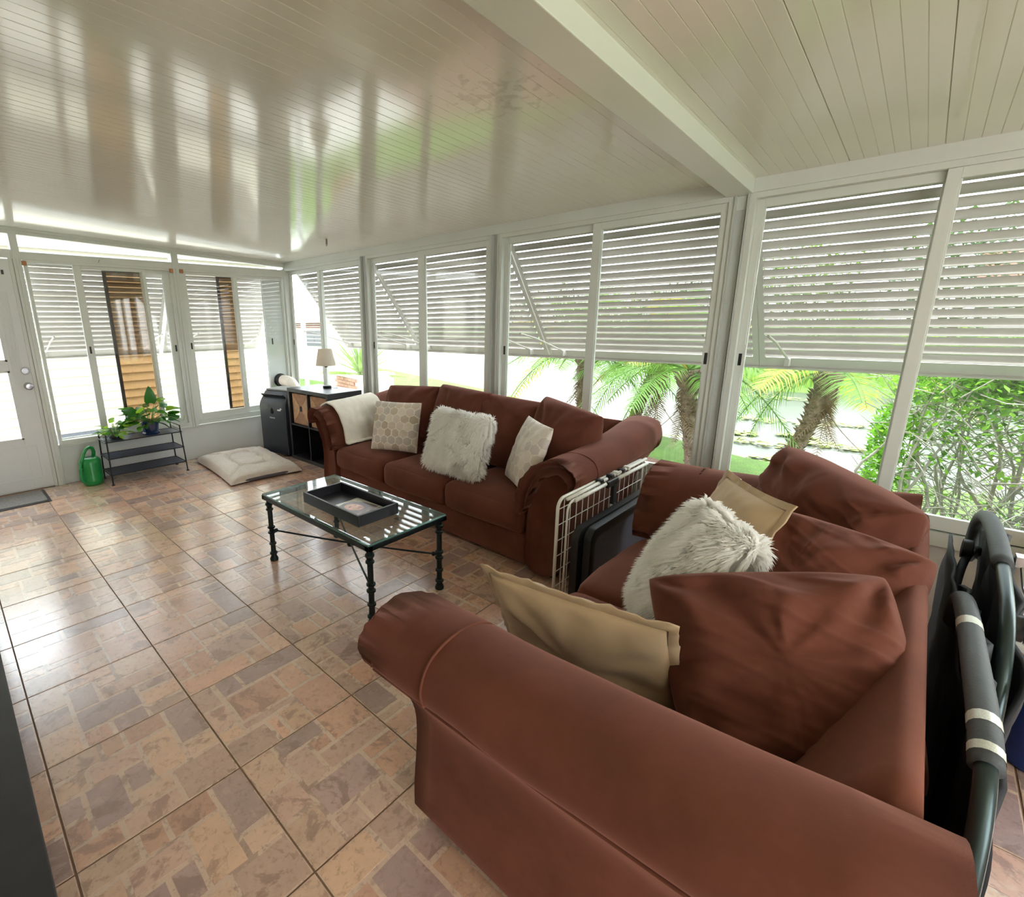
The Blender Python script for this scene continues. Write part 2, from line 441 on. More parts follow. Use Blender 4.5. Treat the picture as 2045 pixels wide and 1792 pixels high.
# posts of the back wall
npost = 3
PC = [1.5175+1.607*k for k in range(-1, 4)]
for k, pc in enumerate(PC):
    mb = MB()
    if k == 0: ubox(mb, 'back', -.055, .0, -.045, .07, 0, 2.063)
    else:
        ubox(mb, 'back', pc-.034, pc+.034, -.012, .07, .40, 2.063)
        ubox(mb, 'back', pc-.034, pc-.026, -.040, -.012, .40, 2.063)
        ubox(mb, 'back', pc+.012, pc+.018, -.024, -.012, .40, 2.063)
        ubox(mb, 'back', pc+.026, pc+.034, -.040, -.012, .40, 2.063)
    o = mb.build('trim_%d' % npost, pm('post_aluminium', lin(196, 200, 196), .4, var=(4, .06))); npost += 1
    tag(o, ['white corner post where the two window walls meet', 'first grey post of the window row from the corner', 'second grey post of the window row from the corner', 'grey post under the ceiling beam', 'last grey post of the window row'][k], None, None, 'structure')

SASHM = pm('sash_aluminium', lin(216, 220, 214), .32, var=(4, .03))
def sash(side, root, u0, u1, d0, d1, z0, z1, sl, sr, st, sb, glass=PANE, latch=None, mat=None):
    mb = MB()
    ubox(mb, side, u0, u0+sl, d0, d1, z0, z1); ubox(mb, side, u1-sr, u1, d0, d1, z0, z1)
    ubox(mb, side, u0+sl, u1-sr, d0, d1, z0, z0+sb); ubox(mb, side, u0+sl, u1-sr, d0, d1, z1-st, z1)
    # glazing bead
    e = .006
    ubox(mb, side, u0+sl, u0+sl+e, d0+.008, d1, z0+sb, z1-st); ubox(mb, side, u1-sr-e, u1-sr, d0+.008, d1, z0+sb, z1-st)
    o = mb.build('sash', mat or SASHM, root, bevel=.0015)
    g = MB(); dm = (d0+d1)/2; ubox(g, side, u0+sl+.001, u1-sr-.001, dm-.0015, dm+.0015, z0+sb+.001, z1-st-.001)
    g.build('pane', glass, o)
    if latch is not None:
        g = MB(); ubox(g, side, latch-.020, latch+.020, d0-.003, d0, 1.14, 1.30); ubox(g, side, latch-.008, latch+.008, d0-.0045, d0-.002, 1.185, 1.25, 1)
        g.build('latch', [SASHM, BLACKP], o)
    return o
WL = ['sliding window in the corner behind the table lamp', 'sliding window behind the left half of the sofa', 'sliding window behind the right half of the sofa', 'sliding window behind the loveseat', 'sliding window at the far right end']
for k in range(5):
    a = (.0 if k == 0 else PC[k]+.034); e = min(PC[k]+1.607-.034, XR-.01)
    root = T('window_%d' % (k+1), WL[k], None, (0, 0, 0), 0, None, 'structure')
    mb = MB()
    ubox(mb, 'back', a, a+.028, -.03, .06, .405, 2.063); ubox(mb, 'back', e-.028, e, -.03, .06, .405, 2.063)
    ubox(mb, 'back', a+.028, e-.028, -.03, .06, .405, .472); ubox(mb, 'back', a+.028, e-.028, -.03, .06, 2.035, 2.063)
    ubox(mb, 'back', a+.028, e-.028, .0, .05, .472, .479, 1)
    mb.build('frame', [ALU, TRIMD], root, bevel=.0015)
    g0 = a+.06; m0 = a+.028+.60 if k else .66
    mid0 = [.68, 2.275, 3.90, 5.481, 7.09][k]; mid1 = [.80, 2.366, 3.967, 5.535, 7.15][k]
    z0, z1 = .479, 2.035
    sash('back', root, a+.028, mid0+.045, .012, .036, z0, z1, .034, .05, .042, .065, latch=a+.047)
    sash('back', root, mid0-.002, e-.028, -.018, .008, z0, z1, mid1-mid0-.01 if k != 0 else .05, .034, .042, .065, latch=(e-.05 if k == 2 else None))
# ---- left wall windows, transoms
root = T('window_6', 'end window beside the door behind the plant rack', None, (0, 0, 0), 0, None, 'structure')
def left_window(root, a, e, top, bot):
    mb = MB()
    ubox(mb, 'left', a, a+.02, -.03, .06, bot, top); ubox(mb, 'left', e-.03, e, -.03, .06, bot, top)
    ubox(mb, 'left', a+.02, e-.03, -.03, .06, bot, bot+.05); ubox(mb, 'left', a+.02, e-.03, -.03, .06, top-.02, top)
    ubox(mb, 'left', a-.0, e, -.034, -.03, bot-.006, bot+.012)
    mb.build('frame', ALU, root, bevel=.0015)
left_window(root, -2.462, -1.285, 1.985, .362)
sash('left', root, -2.44, -2.07, .035, .055, .41, 1.965, .004, .01, .004, .012)
sash('left', root, -2.122, -1.535, -.02, .004, .41, 1.965, .055, .03, .032, .062, latch=-2.095)
sash('left', root, -1.575, -1.315, .010, .032, .41, 1.965, .035, .058, .036, .062, latch=None)
mb = MB(); ubox(mb, 'left', -1.349-.008, -1.349+.008, -.034, -.03, 1.17, 1.235, 0); mb.build('latch', BLACKP, root)
DARKM = pm('bronze_metal', lin(58, 44, 38), .4)
def tinted(root, a, e, z0, z1):
    mb = MB(); ubox(mb, 'left', a, a+.03, .042, .058, z0, z1); ubox(mb, 'left', a+.03, e, .042, .058, z1-.012, z1); ubox(mb, 'left', a+.03, e, .042, .058, z0, z0+.012)
    o = mb.build('tinted_panel', DARKM, root); o['label'] = 'brown tinted glass panel with a dark stile'
    g = MB(); ubox(g, 'left', a+.03, e, .047, .051, z0+.012, z1-.012); g.build('pane', TINT, o)
tinted(root, -1.888, -1.552, .47, 1.94)
root = T('window_7', 'end window in the corner above the dog bed', None, (0, 0, 0), 0, None, 'structure')
left_window(root, -1.222, -.02, 1.985, .385)
sash('left', root, -1.20, -.622, -.02, .004, .43, 1.965, .036, .046, .03, .064, latch=-1.188)
sash('left', root, -.666, -.06, .010, .032, .43, 1.965, .035, .02, .03, .064)
tinted(root, -.826, -.650, .49, 1.94)
mb = MB(); ubox(mb, 'left', -.312, -.082, .034, .046, .47, 1.935); ubox(mb, 'left', -.312, -.296, .026, .05, .47, 1.935)
o = mb.build('filler_panel', pm('filler_white', lin(226, 228, 226), .45), root); o['label'] = 'solid white panel holding the hose port'
g = MB(); ubox(g, 'left', -.27, -.255, -.0225, -.02, 1.2, 1.27); g.build('latch', BLACKP, root)
# posts + headers left
mb = MB()
ubox(mb, 'left', -2.54, .0, -.03, .06, 1.985, 2.047)
o = mb.build('trim_%d' % npost, ALU, bevel=.002); npost += 1; tag(o, 'white header above the two end windows', None, None, 'structure')
for (u, w_, z0, lb) in ((-2.505, .055, 0, 'white post between the door and the end window'), (-1.253, .064, .36, 'white post between the two end windows')):
    mb = MB(); ubox(mb, 'left', u-w_/2, u+w_/2, -.036, .06, z0, cz(u)+.01); ubox(mb, 'left', u-.006, u+.006, -.044, -.036, z0, 1.99)
    o = mb.build('trim_%d' % npost, ALU, bevel=.002); npost += 1; tag(o, lb, None, None, 'structure')
mb = MB()
for (d0, d1, z0, z1) in ((-.03, .06, -.052, .012), (-.045, -.03, -.022, .012)):
    vs = []
    for y in (.0, YF):
        vs += [(-d0, y, cz(y)+z0), (-d1, y, cz(y)+z0), (-d1, y, cz(y)+z1), (-d0, y, cz(y)+z1)]
    mb.add(vs, [(0,1,5,4),(1,2,6,5),(2,3,7,6),(3,0,4,7),(3,2,1,0),(4,5,6,7)])
o = mb.build('trim_%d' % npost, ALU); npost += 1; tag(o, 'white sloping channel where the end wall meets the ceiling', None, None, 'structure')
for k, (a, e, lb) in enumerate(((-1.221, -.0, 'wedge-shaped transom pane above the corner end window'), (-2.478, -1.285, 'transom pane above the end window by the door'), (-3.60, -2.532, 'transom pane above the door'))):
    root = T('window_%d' % (8+k), lb, None, (0, 0, 0), 0, None, 'structure')
    zb = 2.047 if k < 2 else 2.06
    g = MB(); g.add([mp('left', a, .010, zb), mp('left', e, .010, zb), mp('left', e, .010, cz(e)-.05), mp('left', a, .010, cz(a)-.05),
                     mp('left', a, .013, zb), mp('left', e, .013, zb), mp('left', e, .013, cz(e)-.05), mp('left', a, .013, cz(a)-.05)],
                    [(0,1,2,3),(7,6,5,4),(0,4,5,1),(1,5,6,2),(2,6,7,3),(3,7,4,0)])
    g.build('pane', PANE, root)
# wall left of the door
mb = MB(); ubox(mb, 'left', YF, -3.60, 0, .09, -.16, 2.3); ubox(mb, 'left', -3.60, -2.532, -.02, .06, 1.995, 2.06)
o = mb.build('trim_%d' % npost, WALLM); npost += 1; tag(o, 'white wall and head above and beside the door', None, None, 'structure')
# door
DM = pm('door_paint', lin(220, 223, 222), .38, var=(2, .03)); CHR = pm('brushed_nickel', lin(176, 176, 180), .25, 1.0)
root = T('door_1', 'white exterior door with two glass lights and nickel locks', None, (0, 0, 0), 0, None, 'structure')
mb = MB()
DY0, DY1 = -3.45, -2.555
gl0, gl1 = -3.28, -2.705
ubox(mb, 'left', gl1, DY1, -.008, .036, .012, 1.985); ubox(mb, 'left', DY0, gl0, -.008, .036, .012, 1.985)
ubox(mb, 'left', gl0, gl1, -.008, .036, .012, .466); ubox(mb, 'left', gl0, gl1, -.008, .036, 1.82, 1.985)
ubox(mb, 'left', gl0, gl1, -.012, .03, 1.07, 1.15)
for i in range(7):
    u = gl1+.022+i*.011; ubox(mb, 'left', u, u+.005, -.011, -.008, .95, 1.72)
for (u0, u1, z0, z1) in ((-3.35, -2.62, .10, .112), (-3.35, -2.62, .398, .41), (-3.35, -3.338, .112, .398), (-2.632, -2.62, .112, .398)):
    ubox(mb, 'left', u0, u1, -.0125, -.008, z0, z1)
mb.build('door_leaf', DM, root, bevel=.0015)
mb = MB()
for (z0, z1) in ((.466, 1.07), (1.15, 1.82)):
    ubox(mb, 'left', gl0, gl1, -.016, -.004, z0, z0+.014); ubox(mb, 'left', gl0, gl1, -.016, -.004, z1-.014, z1)
    ubox(mb, 'left', gl1-.014, gl1, -.016, -.004, z0, z1); ubox(mb, 'left', gl0, gl0+.014, -.016, -.004, z0, z1)
mb.build('glazing_frame', DM, root)
for (z0, z1) in ((.466, 1.07), (1.15, 1.82)):
    g = MB(); ubox(g, 'left', gl0+.014, gl1-.014, .006, .010, z0+.014, z1-.014); g.build('pane', PANE, root)
Mx = lambda y, z: Matrix.Translation((.008, y, z)) @ Matrix.Rotation(PI/2, 4, 'Y')
mb = MB(); mb.lathe([(.030, 0), (.030, .006), (.026, .010), (.022, .010), (.020, .007), (.0, .007)], 24, 0, Mx(-2.60, 1.062))
mb.box(.014, .022, -2.606, -2.594, 1.046, 1.078); mb.box(.014, .020, -2.616, -2.584, 1.057, 1.067)
mb.build('deadbolt', CHR, root, smooth=False, angle=.6)
mb = MB(); mb.lathe([(.032, 0), (.032, .006), (.018, .012), (.013, .030), (.022, .042), (.029, .052), (.029, .062), (.022, .068), (.0, .069)], 24, 0, Mx(-2.60, .931))
mb.build('knob', CHR, root, angle=.6)
mb = MB(); ubox(mb, 'left', -2.622, -2.606, -.012, -.008, 1.86, 1.895); mb.build('hook', BLACKP, root)
mb = MB(); ubox(mb, 'left', -2.56, -2.535, -.02, .06, 0, 1.995); ubox(mb, 'left', -3.48, -3.455, -.02, .06, 0, 1.995); ubox(mb, 'left', -3.48, -2.535, -.0, .06, -.0, .012)
mb.build('door_frame', ALU, root)
for i, (y, z, lb) in enumerate(((-2.462, 1.955, 'small wood block on the post by the door'), (-1.30, 1.965, 'small wood block at the top of the window post, left of two'), (-1.205, 1.965, 'small wood block at the top of the window post, right of two'))):
    mb = MB(); mb.box(.03, .05, y-.016, y+.016, z-.018, z+.018); o = mb.build('wood_block', WOODB, bevel=.002); tag(o, lb, 'wood block', 'wood blocks on the window heads')
# window screws and small hook
mb = MB(); mb.tube([(.03, -1.92, 2.00), (.045, -1.92, 2.00), (.05, -1.915, 2.012), (.045, -1.91, 2.022), (.036, -1.913, 2.018)], .0025, 6)
o = mb.build('cup_hook', CHR); tag(o, 'tiny metal hook in the header above the end window', 'hook')
mb = MB(); z = cz(-.53); mb.box(1.655, 1.667, -.538, -.526, z-.012, z+.001); mb.box(1.658, 1.664, -.540, -.524, z-.045, z-.012); mb.tube([(1.661+.008*math.cos(a), -.532, z-.050+.008*math.sin(a)) for a in [i*PI/6 for i in range(12)]], .0022, 6, closed=True)
o = mb.build('ceiling_hook', pm('dull_steel', lin(150, 146, 138), .45, .8)); tag(o, 'small metal hanging tab screwed to the ceiling near the lamp', 'hook')

# ---- louvred shutters
SLM = pm('slat_enamel', lin(186, 181, 175), .4, var=(5, .04), spec=.5)
slat_cache = {}
def slat_mesh(L):
    prof = [(.010, .003), (.002, .001), (-.003, -.006), (-.0045, -.015), (-.0035, -.026), (.001, -.036), (.007, -.041), (.013, -.039)]
    th = .0012
    # profile in (d outward negated, z): d = -p[0]
    a = [(-p[0], p[1]) for p in prof]; b = [(-p[0]+th, p[1]-.0006) for p in reversed(prof)]
    ring = a+b
    mb = MB(); mb.loft([[(0, p[0], p[1]) for p in ring], [(L, p[0], p[1]) for p in ring]])
    return mb
def shutter(side, u0, u1, label, group):
    loc = mp(side, 0, 0, 0)
    root = T('louvred_shutter', label, 'shutter', mp(side, u0, .085, 2.045), 0 if side == 'back' else PI/2, group)
    # local: x along wall (back) ; for the left wall local x -> +Y, local y -> -X (outward)
    L = u1-u0; h = Vector((0, 0, 0)); e = Vector((0, .70, -.918)); s = e.normalized(); n = Vector((0, s.z, -s.y))*-1
    ln = e.length
    M = Matrix(((1, 0, 0, 0), (0, s.y, -s.z, 0), (0, s.z, s.y, 0), (0, 0, 0, 1)))   # local (x, along, normal out)
    for x in (0, L-.03):
        mb = MB(); mb.box(x, x+.03, 0, ln, -.010, .014, 0, None, M); mb.box(x+(.03 if x == 0 else -.004), x+(.034 if x == 0 else 0), 0, ln, -.010, -.004, 0, None, M); mb.build('side_rail', SLM, root)
    mb = MB(); mb.box(.03, L-.03, 0, .05, -.010, .014, 0, None, M); mb.box(-.01, L+.01, -.02, .01, -.02, .02, 0, None, M); mb.build('top_rail', SLM, root)
    mb = MB(); mb.box(.03, L-.03, ln-.085, ln, -.008, .012, 0, None, M); mb.box(.0, L, ln-.012, ln, -.024, .016, 0, None, M); mb.build('bottom_rail', SLM, root)
    nS = 17; first = None
    for i in range(nS):
        t = .062+(ln-.085-.062)*(i+.5)/nS
        p = s*(t-.022)
        if first is None:
            o = first = slat_mesh(L-.066).build('slat', SLM, root, smooth=False, angle=.9)
        else: o = link_copy(first, root)
        o.location = (.033, p.y, p.z)
    for x in (.16, L-.16):
        mb = MB(); mb.tube([(x, -.03, -.70), (x+.0, .20, -.745), (x, .66, -.875)], .007, 6); mb.box(x-.012, x+.012, .60, .675, -.905, -.86); mb.build('brace', SLM, root)
    return root
G = 'louvred shutters outside the windows'
shutter('back', .055, 1.49, 'propped louvred shutter outside the corner window', G)
shutter('back', 1.50, 3.145, 'propped louvred shutter outside the window, sofa left half', G)
shutter('back', 3.155, 4.757, 'propped louvred shutter outside the window, sofa right half', G)
shutter('back', 4.76, 6.34, 'propped louvred shutter outside the window behind the loveseat', G)
shutter('left', -2.50, -1.275, 'propped louvred shutter outside the end window by the door', G)
shutter('left', -1.235, -.09, 'propped louvred shutter outside the end window in the corner', G)
# ------------------------------------------------------------------ sofas
def frame3(c, xdir, zdir):
    """matrix whose local x follows xdir, local z follows zdir, y = outward normal"""
    x = Vector(xdir).normalized(); z = Vector(zdir); z = (z-x*z.dot(x)).normalized(); y = z.cross(x)
    M = Matrix.Identity(4)
    for i in range(3): M[i][0] = x[i]; M[i][1] = y[i]; M[i][2] = z[i]
    M.translation = Vector(c)
    return M

def suede(name, c, amt=.28):
    m = pm(name, c, .85, var=(3.2, amt, .65), bump=(260, .18, .0012), sheen=.28, spec=.15)
    return m
SU = suede('brown_microsuede', lin(104, 61, 47))
SU2 = suede('brown_microsuede_cushion', lin(98, 56, 43), .24)
def smooth_prof(pts, k=2):
    for _ in range(k):
        q = []
        n = len(pts)
        for i in range(n):
            a, b = pts[i], pts[(i+1) % n]
            q += [(a[0]*.75+b[0]*.25, a[1]*.75+b[1]*.25), (a[0]*.25+b[0]*.75, a[1]*.25+b[1]*.75)]
        pts = q
    return pts
def extrude_round(prof, y0, y1, r, m=0, shear=None, wob=0, seed=0, ny=14, gather=0):
    """closed (x,z) profile extruded along y with rounded ends"""
    mb = MB(); cx = sum(p[0] for p in prof)/len(prof); cz_ = sum(p[1] for p in prof)/len(prof)
    ys = []
    for k in range(6):
        a = k/6*PI/2; ys.append((y0+r*(1-math.sin(a)), 1-math.cos(a)))
    ys = [(y0+r*(1-math.sin(k/6*PI/2)), math.cos(k/6*PI/2)) for k in range(6, 0, -1)]
    front = ys; mid = [(y0+r+(y1-y0-2*r)*i/ny, 1.0) for i in range(ny+1)]
    mid = [(y, 1.0) for y, _ in mid]
    rings = []
    def ring(y, inset):
        out = []
        n = len(prof)
        for i in range(n):
            px, pz = prof[i]; ax, az = prof[i-1]; bx, bz_ = prof[(i+1) % n]
            tx, tz = bx-ax, bz_-az; L = math.hypot(tx, tz) or 1
            nx, nz = tz/L, -tx/L      # outward for ccw
            x = px-nx*inset; z = pz-nz*inset
            if wob:
                x += wob*noise.noise(Vector((x*6+seed, y*5, z*6))); z += wob*noise.noise(Vector((x*6, y*5+seed, z*6+3)))
            if gather and y < y0+.09:
                g = (1-(y-y0)/.09); x += gather*g*noise.noise(Vector((i*.9+seed, y*8, 2))); z += gather*g*noise.noise(Vector((i*.9+seed, y*8, 7)))
            if shear: x, z = shear(x, y, z)
            out.append((x, y, z))
        return out
    for k in range(7):
        a = k/6*PI/2; rings.append(ring(y0+r*(1-math.sin(a)), r*(1-math.cos(PI/2-a)) if False else r*(1-math.sqrt(max(0, 1-(1-math.sin(a))**2)))))
    for i in range(1, ny): rings.append(ring(y0+r+(y1-y0-2*r)*i/ny, 0))
    for k in range(7):
        a = PI/2-k/6*PI/2; rings.append(ring(y1-r*(1-math.sin(a)), r*(1-math.sqrt(max(0, 1-(1-math.sin(a))**2)))))
    mb.loft(rings)
    return mb
# right arm, local x from the inner face (0) outwards
BODY = smooth_prof([(.02, .03), (.225, .03), (.222, .16), (.205, .30), (.215, .42), (.265, .50), (.315, .57), (.325, .62), (.29, .665), (.22, .67), (.14, .64), (.075, .56), (.035, .44), (.02, .24)], 2)
PAD = smooth_prof([(.318, .575), (.345, .60), (.355, .65), (.325, .71), (.24, .735), (.14, .72), (.05, .655), (-.005, .55), (-.025, .45), (-.015, .385), (.03, .39), (.055, .48), (.10, .575), (.17, .645), (.25, .665), (.30, .635), (.305, .60)], 2)
def ccw(p):
    a = sum(p[i-1][0]*p[i][1]-p[i][0]*p[i-1][1] for i in range(len(p)))
    return p if a > 0 else list(reversed(p))
def make_sofa(name, label, L, seats, loc, rz, D=.93, rise=.10, backh=.80, pads=True):
    root = T(name, label, 'sofa', loc, rz)
    aw = .225
    def shear(side):
        def f(x, y, z):
            k = max(0, min(1, (z-.4)/.3)); t = max(0, y)/D
            z2 = z+rise*t*t*k
            xx = x
            return ((L-aw+xx) if side > 0 else (aw-xx), z2)
        return f
    mb = MB(); mb.box(aw-.01, L-aw+.01, .035, D-.04, .035, .235)
    b = mb.build('base', SU, root, bevel=.012)
    for x in (.08, L-.08):
        for y in (.10, D-.12):
            mb = MB(); mb.box(x-.03, x+.03, y-.03, y+.03, 0.0, .04); mb.build('foot', pm('dark_wood', lin(40, 28, 22), .5), root)
    for side in (1, -1):
        pr = ccw(BODY); mb = extrude_round(pr, 0.0, D-(0 if side > 0 else .04), .03, 0, shear(side), .006, 3 if side > 0 else 8)
        if side < 0: mb.f = [tuple(reversed(f)) for f in mb.f]
        arm = mb.build('arm', SU, root, smooth=True)
        pr = ccw(PAD); mb = extrude_round(pr, -.055, D+(.035 if side > 0 else -.03), .052, 0, shear(side), .007, 5 if side > 0 else 12, gather=.012)
        if side < 0: mb.f = [tuple(reversed(f)) for f in mb.f]
        pad = mb.build('arm_pad', SU2, arm, smooth=True)
        # piping seams on the pad
        mb = MB()
        sh = shear(side); pts = []
        for i in range(17):
            y = -.03+(D+.02)*i/16; x, z = sh(.325, y, .580); pts.append((x, y, z))
        mb.tube(pts, .005, 6); mb.build('piping', SU, arm, smooth=True)
        mb = MB(); pts = []
        for p in ccw(PAD):
            if p[1] > .60 and p[0] > .03 and not (p[1] < .68 and .05 < p[0] < .31) or p[0] > .335:
                x, z = sh(p[0]+(p[0]-.17)*.004, .17, p[1]+.001); pts.append((x, .17, z))
        pts.sort(key=lambda q: math.atan2(q[2]-.6, (q[0]-(L-aw+.17))*side))
        if len(pts) > 3: mb.tube(pts, .0035, 6); mb.build('seam', SU, arm, smooth=True)
    # back frame
    pr = ccw(smooth_prof([(.66, .04), (D, .04), (D+.008, .5), (D+.004, backh-.02), (D-.025, backh), (D-.05, backh-.010), (D-.12, backh-.12), (D-.20, .46), (.66, .36)], 2))
    mb = extrude_round(pr, .09, L-.09, .02)
    mb.v = [(v[1], v[0], v[2]) for v in mb.v]; mb.f = [tuple(reversed(f)) for f in mb.f]
    mb.build('back_frame', SU, root, smooth=True)
    W = (L-2*aw+.01)/seats
    for k in range(seats):
        mb = rbox(W-.004, .70, .19, .055, 12, crown=.028, wob=.006, seed=k*5+3, front=.03)
        mb.build('seat_cushion', SU2, root, smooth=True, loc=(aw-.005+W*(k+.5), .335, .222))
    return root
def put(o, M): o.matrix_local = M
SOFA = make_sofa('sofa', 'long three-seat brown suede sofa below the windows', 2.41, 3, (1.872, -.845, 0), math.radians(-2.2))
# loose back cushions: each can be lifted off
SL = ['loose brown back cushion at the far end of the sofa, behind the hexagon pillow', 'loose brown back cushion, second along the sofa from the throw', 'loose brown back cushion, third along the sofa from the throw', 'loose brown back cushion turned in the sofa corner nearest the crate']
for k, (x, y, w_, h_, z, rz, tilt, sd) in enumerate(((.60, .555, .64, .52, .665, 5, .24, 1), (1.155, .56, .59, .55, .68, -5, .22, 2), (1.655, .57, .61, .53, .66, 5, .25, 3), (2.10, .50, .54, .50, .69, -17, .22, 4))):
    o = pillow(w_, h_, .27, 32, seed=sd*7, wr=.016, bow=.04, pw=.34, cr=.05, cre=.020).build('back_cushion', SU2, None, smooth=True, weld=True)
    o.matrix_world = SOFA.matrix_basis @ Matrix.Translation((x, y, z)) @ Matrix.Rotation(math.radians(rz), 4, 'Z') @ Matrix.Rotation(-tilt, 4, 'X') @ Matrix.Rotation(math.radians((-3, 2, 3, 6)[k]), 4, 'Y')
    tag(o, SL[k], 'cushion', 'loose back cushions of the sofa')
LOVE = make_sofa('loveseat', 'brown suede loveseat in front, its back to the right edge', 1.80, 2, (4.70, -.60, 0), -PI/2, D=.95, rise=.05, backh=.745)
for (c_, xd, zd, w_, h_, sd, lb) in (((5.36, -.90, .655), (.68, -.72, -.10), (.10, .12, .95), .64, .50, 11, 'loose brown cushion with a peaked corner in the far corner of the loveseat'), ((5.40, -1.36, .61), (.86, -.32, 0), (0, .50, .62), .48, .46, 12, 'loose brown cushion flopped between two others on the loveseat'), ((5.405, -1.83, .60), (.88, .36, .2), (-.1, .45, .5), .57, .48, 13, 'biggest loose brown cushion, behind the near loveseat arm')):
    o = pillow(w_, h_, .30, 84, seed=sd*7, wr=.018, bow=.03, pw=.32, cr=.07, cre=.036, taper=(.20 if sd == 13 else 0)).build('back_cushion', SU2, None, smooth=True, weld=True)
    o.matrix_world = frame3(c_, xd, zd); tag(o, lb, 'cushion', 'loose back cushions of the loveseat')

# ------------------------------------------------------------------ throw pillows
IVM = leaf_mat('ivory_fur', lin(254, 253, 250), .50, (30, .02), .9, lin(254, 252, 248))
def fur_pillow(label, w_, h_, t_, M, nb, ln, seed):
    rnd = random.Random(seed)
    base = pillow(w_, h_, t_, 22, seed, .006, .05, .45)
    o = base.build('fur_pillow', IVM, None, smooth=True, weld=True); o.matrix_world = M
    tag(o, label, 'pillow', 'shaggy white pillows')
    me = o.data; me.calc_loop_triangles()
    ps = [(p.center.copy(), p.normal.copy(), p.area) for p in me.polygons]
    tot = sum(a for _, _, a in ps); mb = MB()
    acc = 0
    for c, n_, a in ps:
        acc += a/tot*nb
        while acc > 1:
            acc -= 1
            p = c+Vector((rnd.uniform(-.5, .5)*w_/20, 0, rnd.uniform(-.5, .5)*h_/20)); p -= n_*((p-c).dot(n_))
            l = ln*rnd.uniform(.6, 1.25)
            n_ = n_ if n_.y*c.y >= 0 or abs(c.y) < .004 else -n_
            k = noise.noise_vector(p*14)+Vector((rnd.uniform(-.3, .3), rnd.uniform(-.3, .3), rnd.uniform(-.3, .3)))
            d = (n_*.85+k*.75+Vector((0, 0, -.35))).normalized()
            side = d.cross(n_+Vector((.01, .02, .03))).normalized()*rnd.uniform(.0024, .0042)
            q = p+d*l*.5+n_*.004; e = p+d*l+Vector((0, 0, -.25*l))
            mb.add([p-side, p+side, q-side*.8, q+side*.8, e], [(0, 1, 3, 2), (2, 3, 4)])
    f = mb.build('fur', IVM, o); f['kind'] = 'stuff'
    return o
HEXP = [lin(214,200,182), lin(202,186,164), lin(228,216,200), lin(190,174,152), lin(220,206,192), lin(200,190,180)]
def hexcol(P, size, line):
    def f(x, z):
        r = size; q = (math.sqrt(3)/3*x-1/3*z)/r; s_ = 2/3*z/r
        cx, cz_, cy_ = q, s_, -q-s_
        rx, ry, rz = round(cx), round(cy_), round(cz_)
        dx, dy, dz = abs(rx-cx), abs(ry-cy_), abs(rz-cz_)
        if dx > dy and dx > dz: rx = -ry-rz
        elif dy > dz: ry = -rx-rz
        else: rz = -rx-ry
        hx = r*math.sqrt(3)*(rx+rz/2); hz = r*1.5*rz
        lx, lz = x-hx, z-hz; ap = r*math.sqrt(3)/2
        d = max(abs(lx), abs(lx*.5+lz*math.sqrt(3)/2), abs(lx*.5-lz*math.sqrt(3)/2))
        if d > ap*(1-line): return line_c
        h = (rx*7349+rz*9151+rx*rz*131) % 997
        return P[h % len(P)]
    return f
line_c = lin(240, 232, 218)
HEXM = pm('hexagon_print_cloth', (.6, .5, .4), .7, attr=True, sheen=.3, bump=(300, .1, .001))
def hex_pillow(label, w_, h_, t_, M, P, seed):
    o = pillow(w_, h_, t_, 84, seed, .006, .06, .45, hexcol(P, .038, .10)).build('hexagon_pillow', HEXM, None, smooth=True, weld=True)
    o.matrix_world = M; tag(o, label, 'pillow', 'hexagon print pillows')
    return o
hex_pillow('tan hexagon-print pillow at the sofa end beside the white throw', .42, .41, .15, frame3((2.63, -.63, .63), (.92, .38, .0), (-.1, .28, 1)), HEXP, 3)
fur_pillow('shaggy white pillow leaning at the middle of the long sofa', .47, .40, .17, frame3((3.41, -.76, .655), (1, .06, -.05), (.14, .35, 1)), 20000, .042, 5)
hex_pillow('pale hexagon-print pillow leaning on the sofa arm near the wire crate', .43, .44, .13, frame3((3.88, -.64, .635), (.80, -.60, 0), (.38, .12, .85)), [lin(232,222,210), lin(220,208,194), lin(238,230,220), lin(214,204,196)], 9)
TANM = pm('tan_cotton', lin(192, 165, 130), .8, var=(6, .08), sheen=.2, bump=(240, .1, .001))
def flange_pillow(label, w_, h_, t_, M, seed):
    o = pillow(w_, h_, t_, 30, seed, .014, .06, .45).build('tan_pillow', TANM, None, smooth=True, weld=True); o.matrix_world = M
    tag(o, label, 'pillow', 'tan flanged pillows')
    mb = MB(); out = []; inn = []; N = 96
    for i in range(N):
        a = i/N*4; k = int(a); t = a-k
        u, v = [(-1+2*t, -1), (1, -1+2*t), (1-2*t, 1), (-1, 1-2*t)][k]
        x = u*w_/2*(1-.06*(1-v*v)); z = v*h_/2*(1-.06*(1-u*u))
        wv = .010*noise.noise(Vector((u*6+seed, v*6, 1)))
        inn.append((x*.985, 0, z*.985)); out.append((x+u*.022, wv*1.6, z+v*.022))
    rings = [[(p[0], p[1]+.003, p[2]) for p in inn], [(p[0], p[1]+.003, p[2]) for p in out], [(p[0], p[1]-.003, p[2]) for p in out], [(p[0], p[1]-.003, p[2]) for p in inn]]
    mb.loft(rings, 0, False); f = mb.build('flange', TANM, o, smooth=True)
    return o
flange_pillow('tan flanged pillow behind the shaggy one on the loveseat', .42, .44, .13, frame3((5.12, -1.27, .655), (.6, -.8, .05), (.3, .3, .85)), 21)
fur_pillow('shaggy white pillow leaning on the loveseat back cushions', .36, .44, .17, frame3((5.12, -1.57, .645), (.62, -.78, 0), (.30, .34, .85)), 30000, .042, 23)
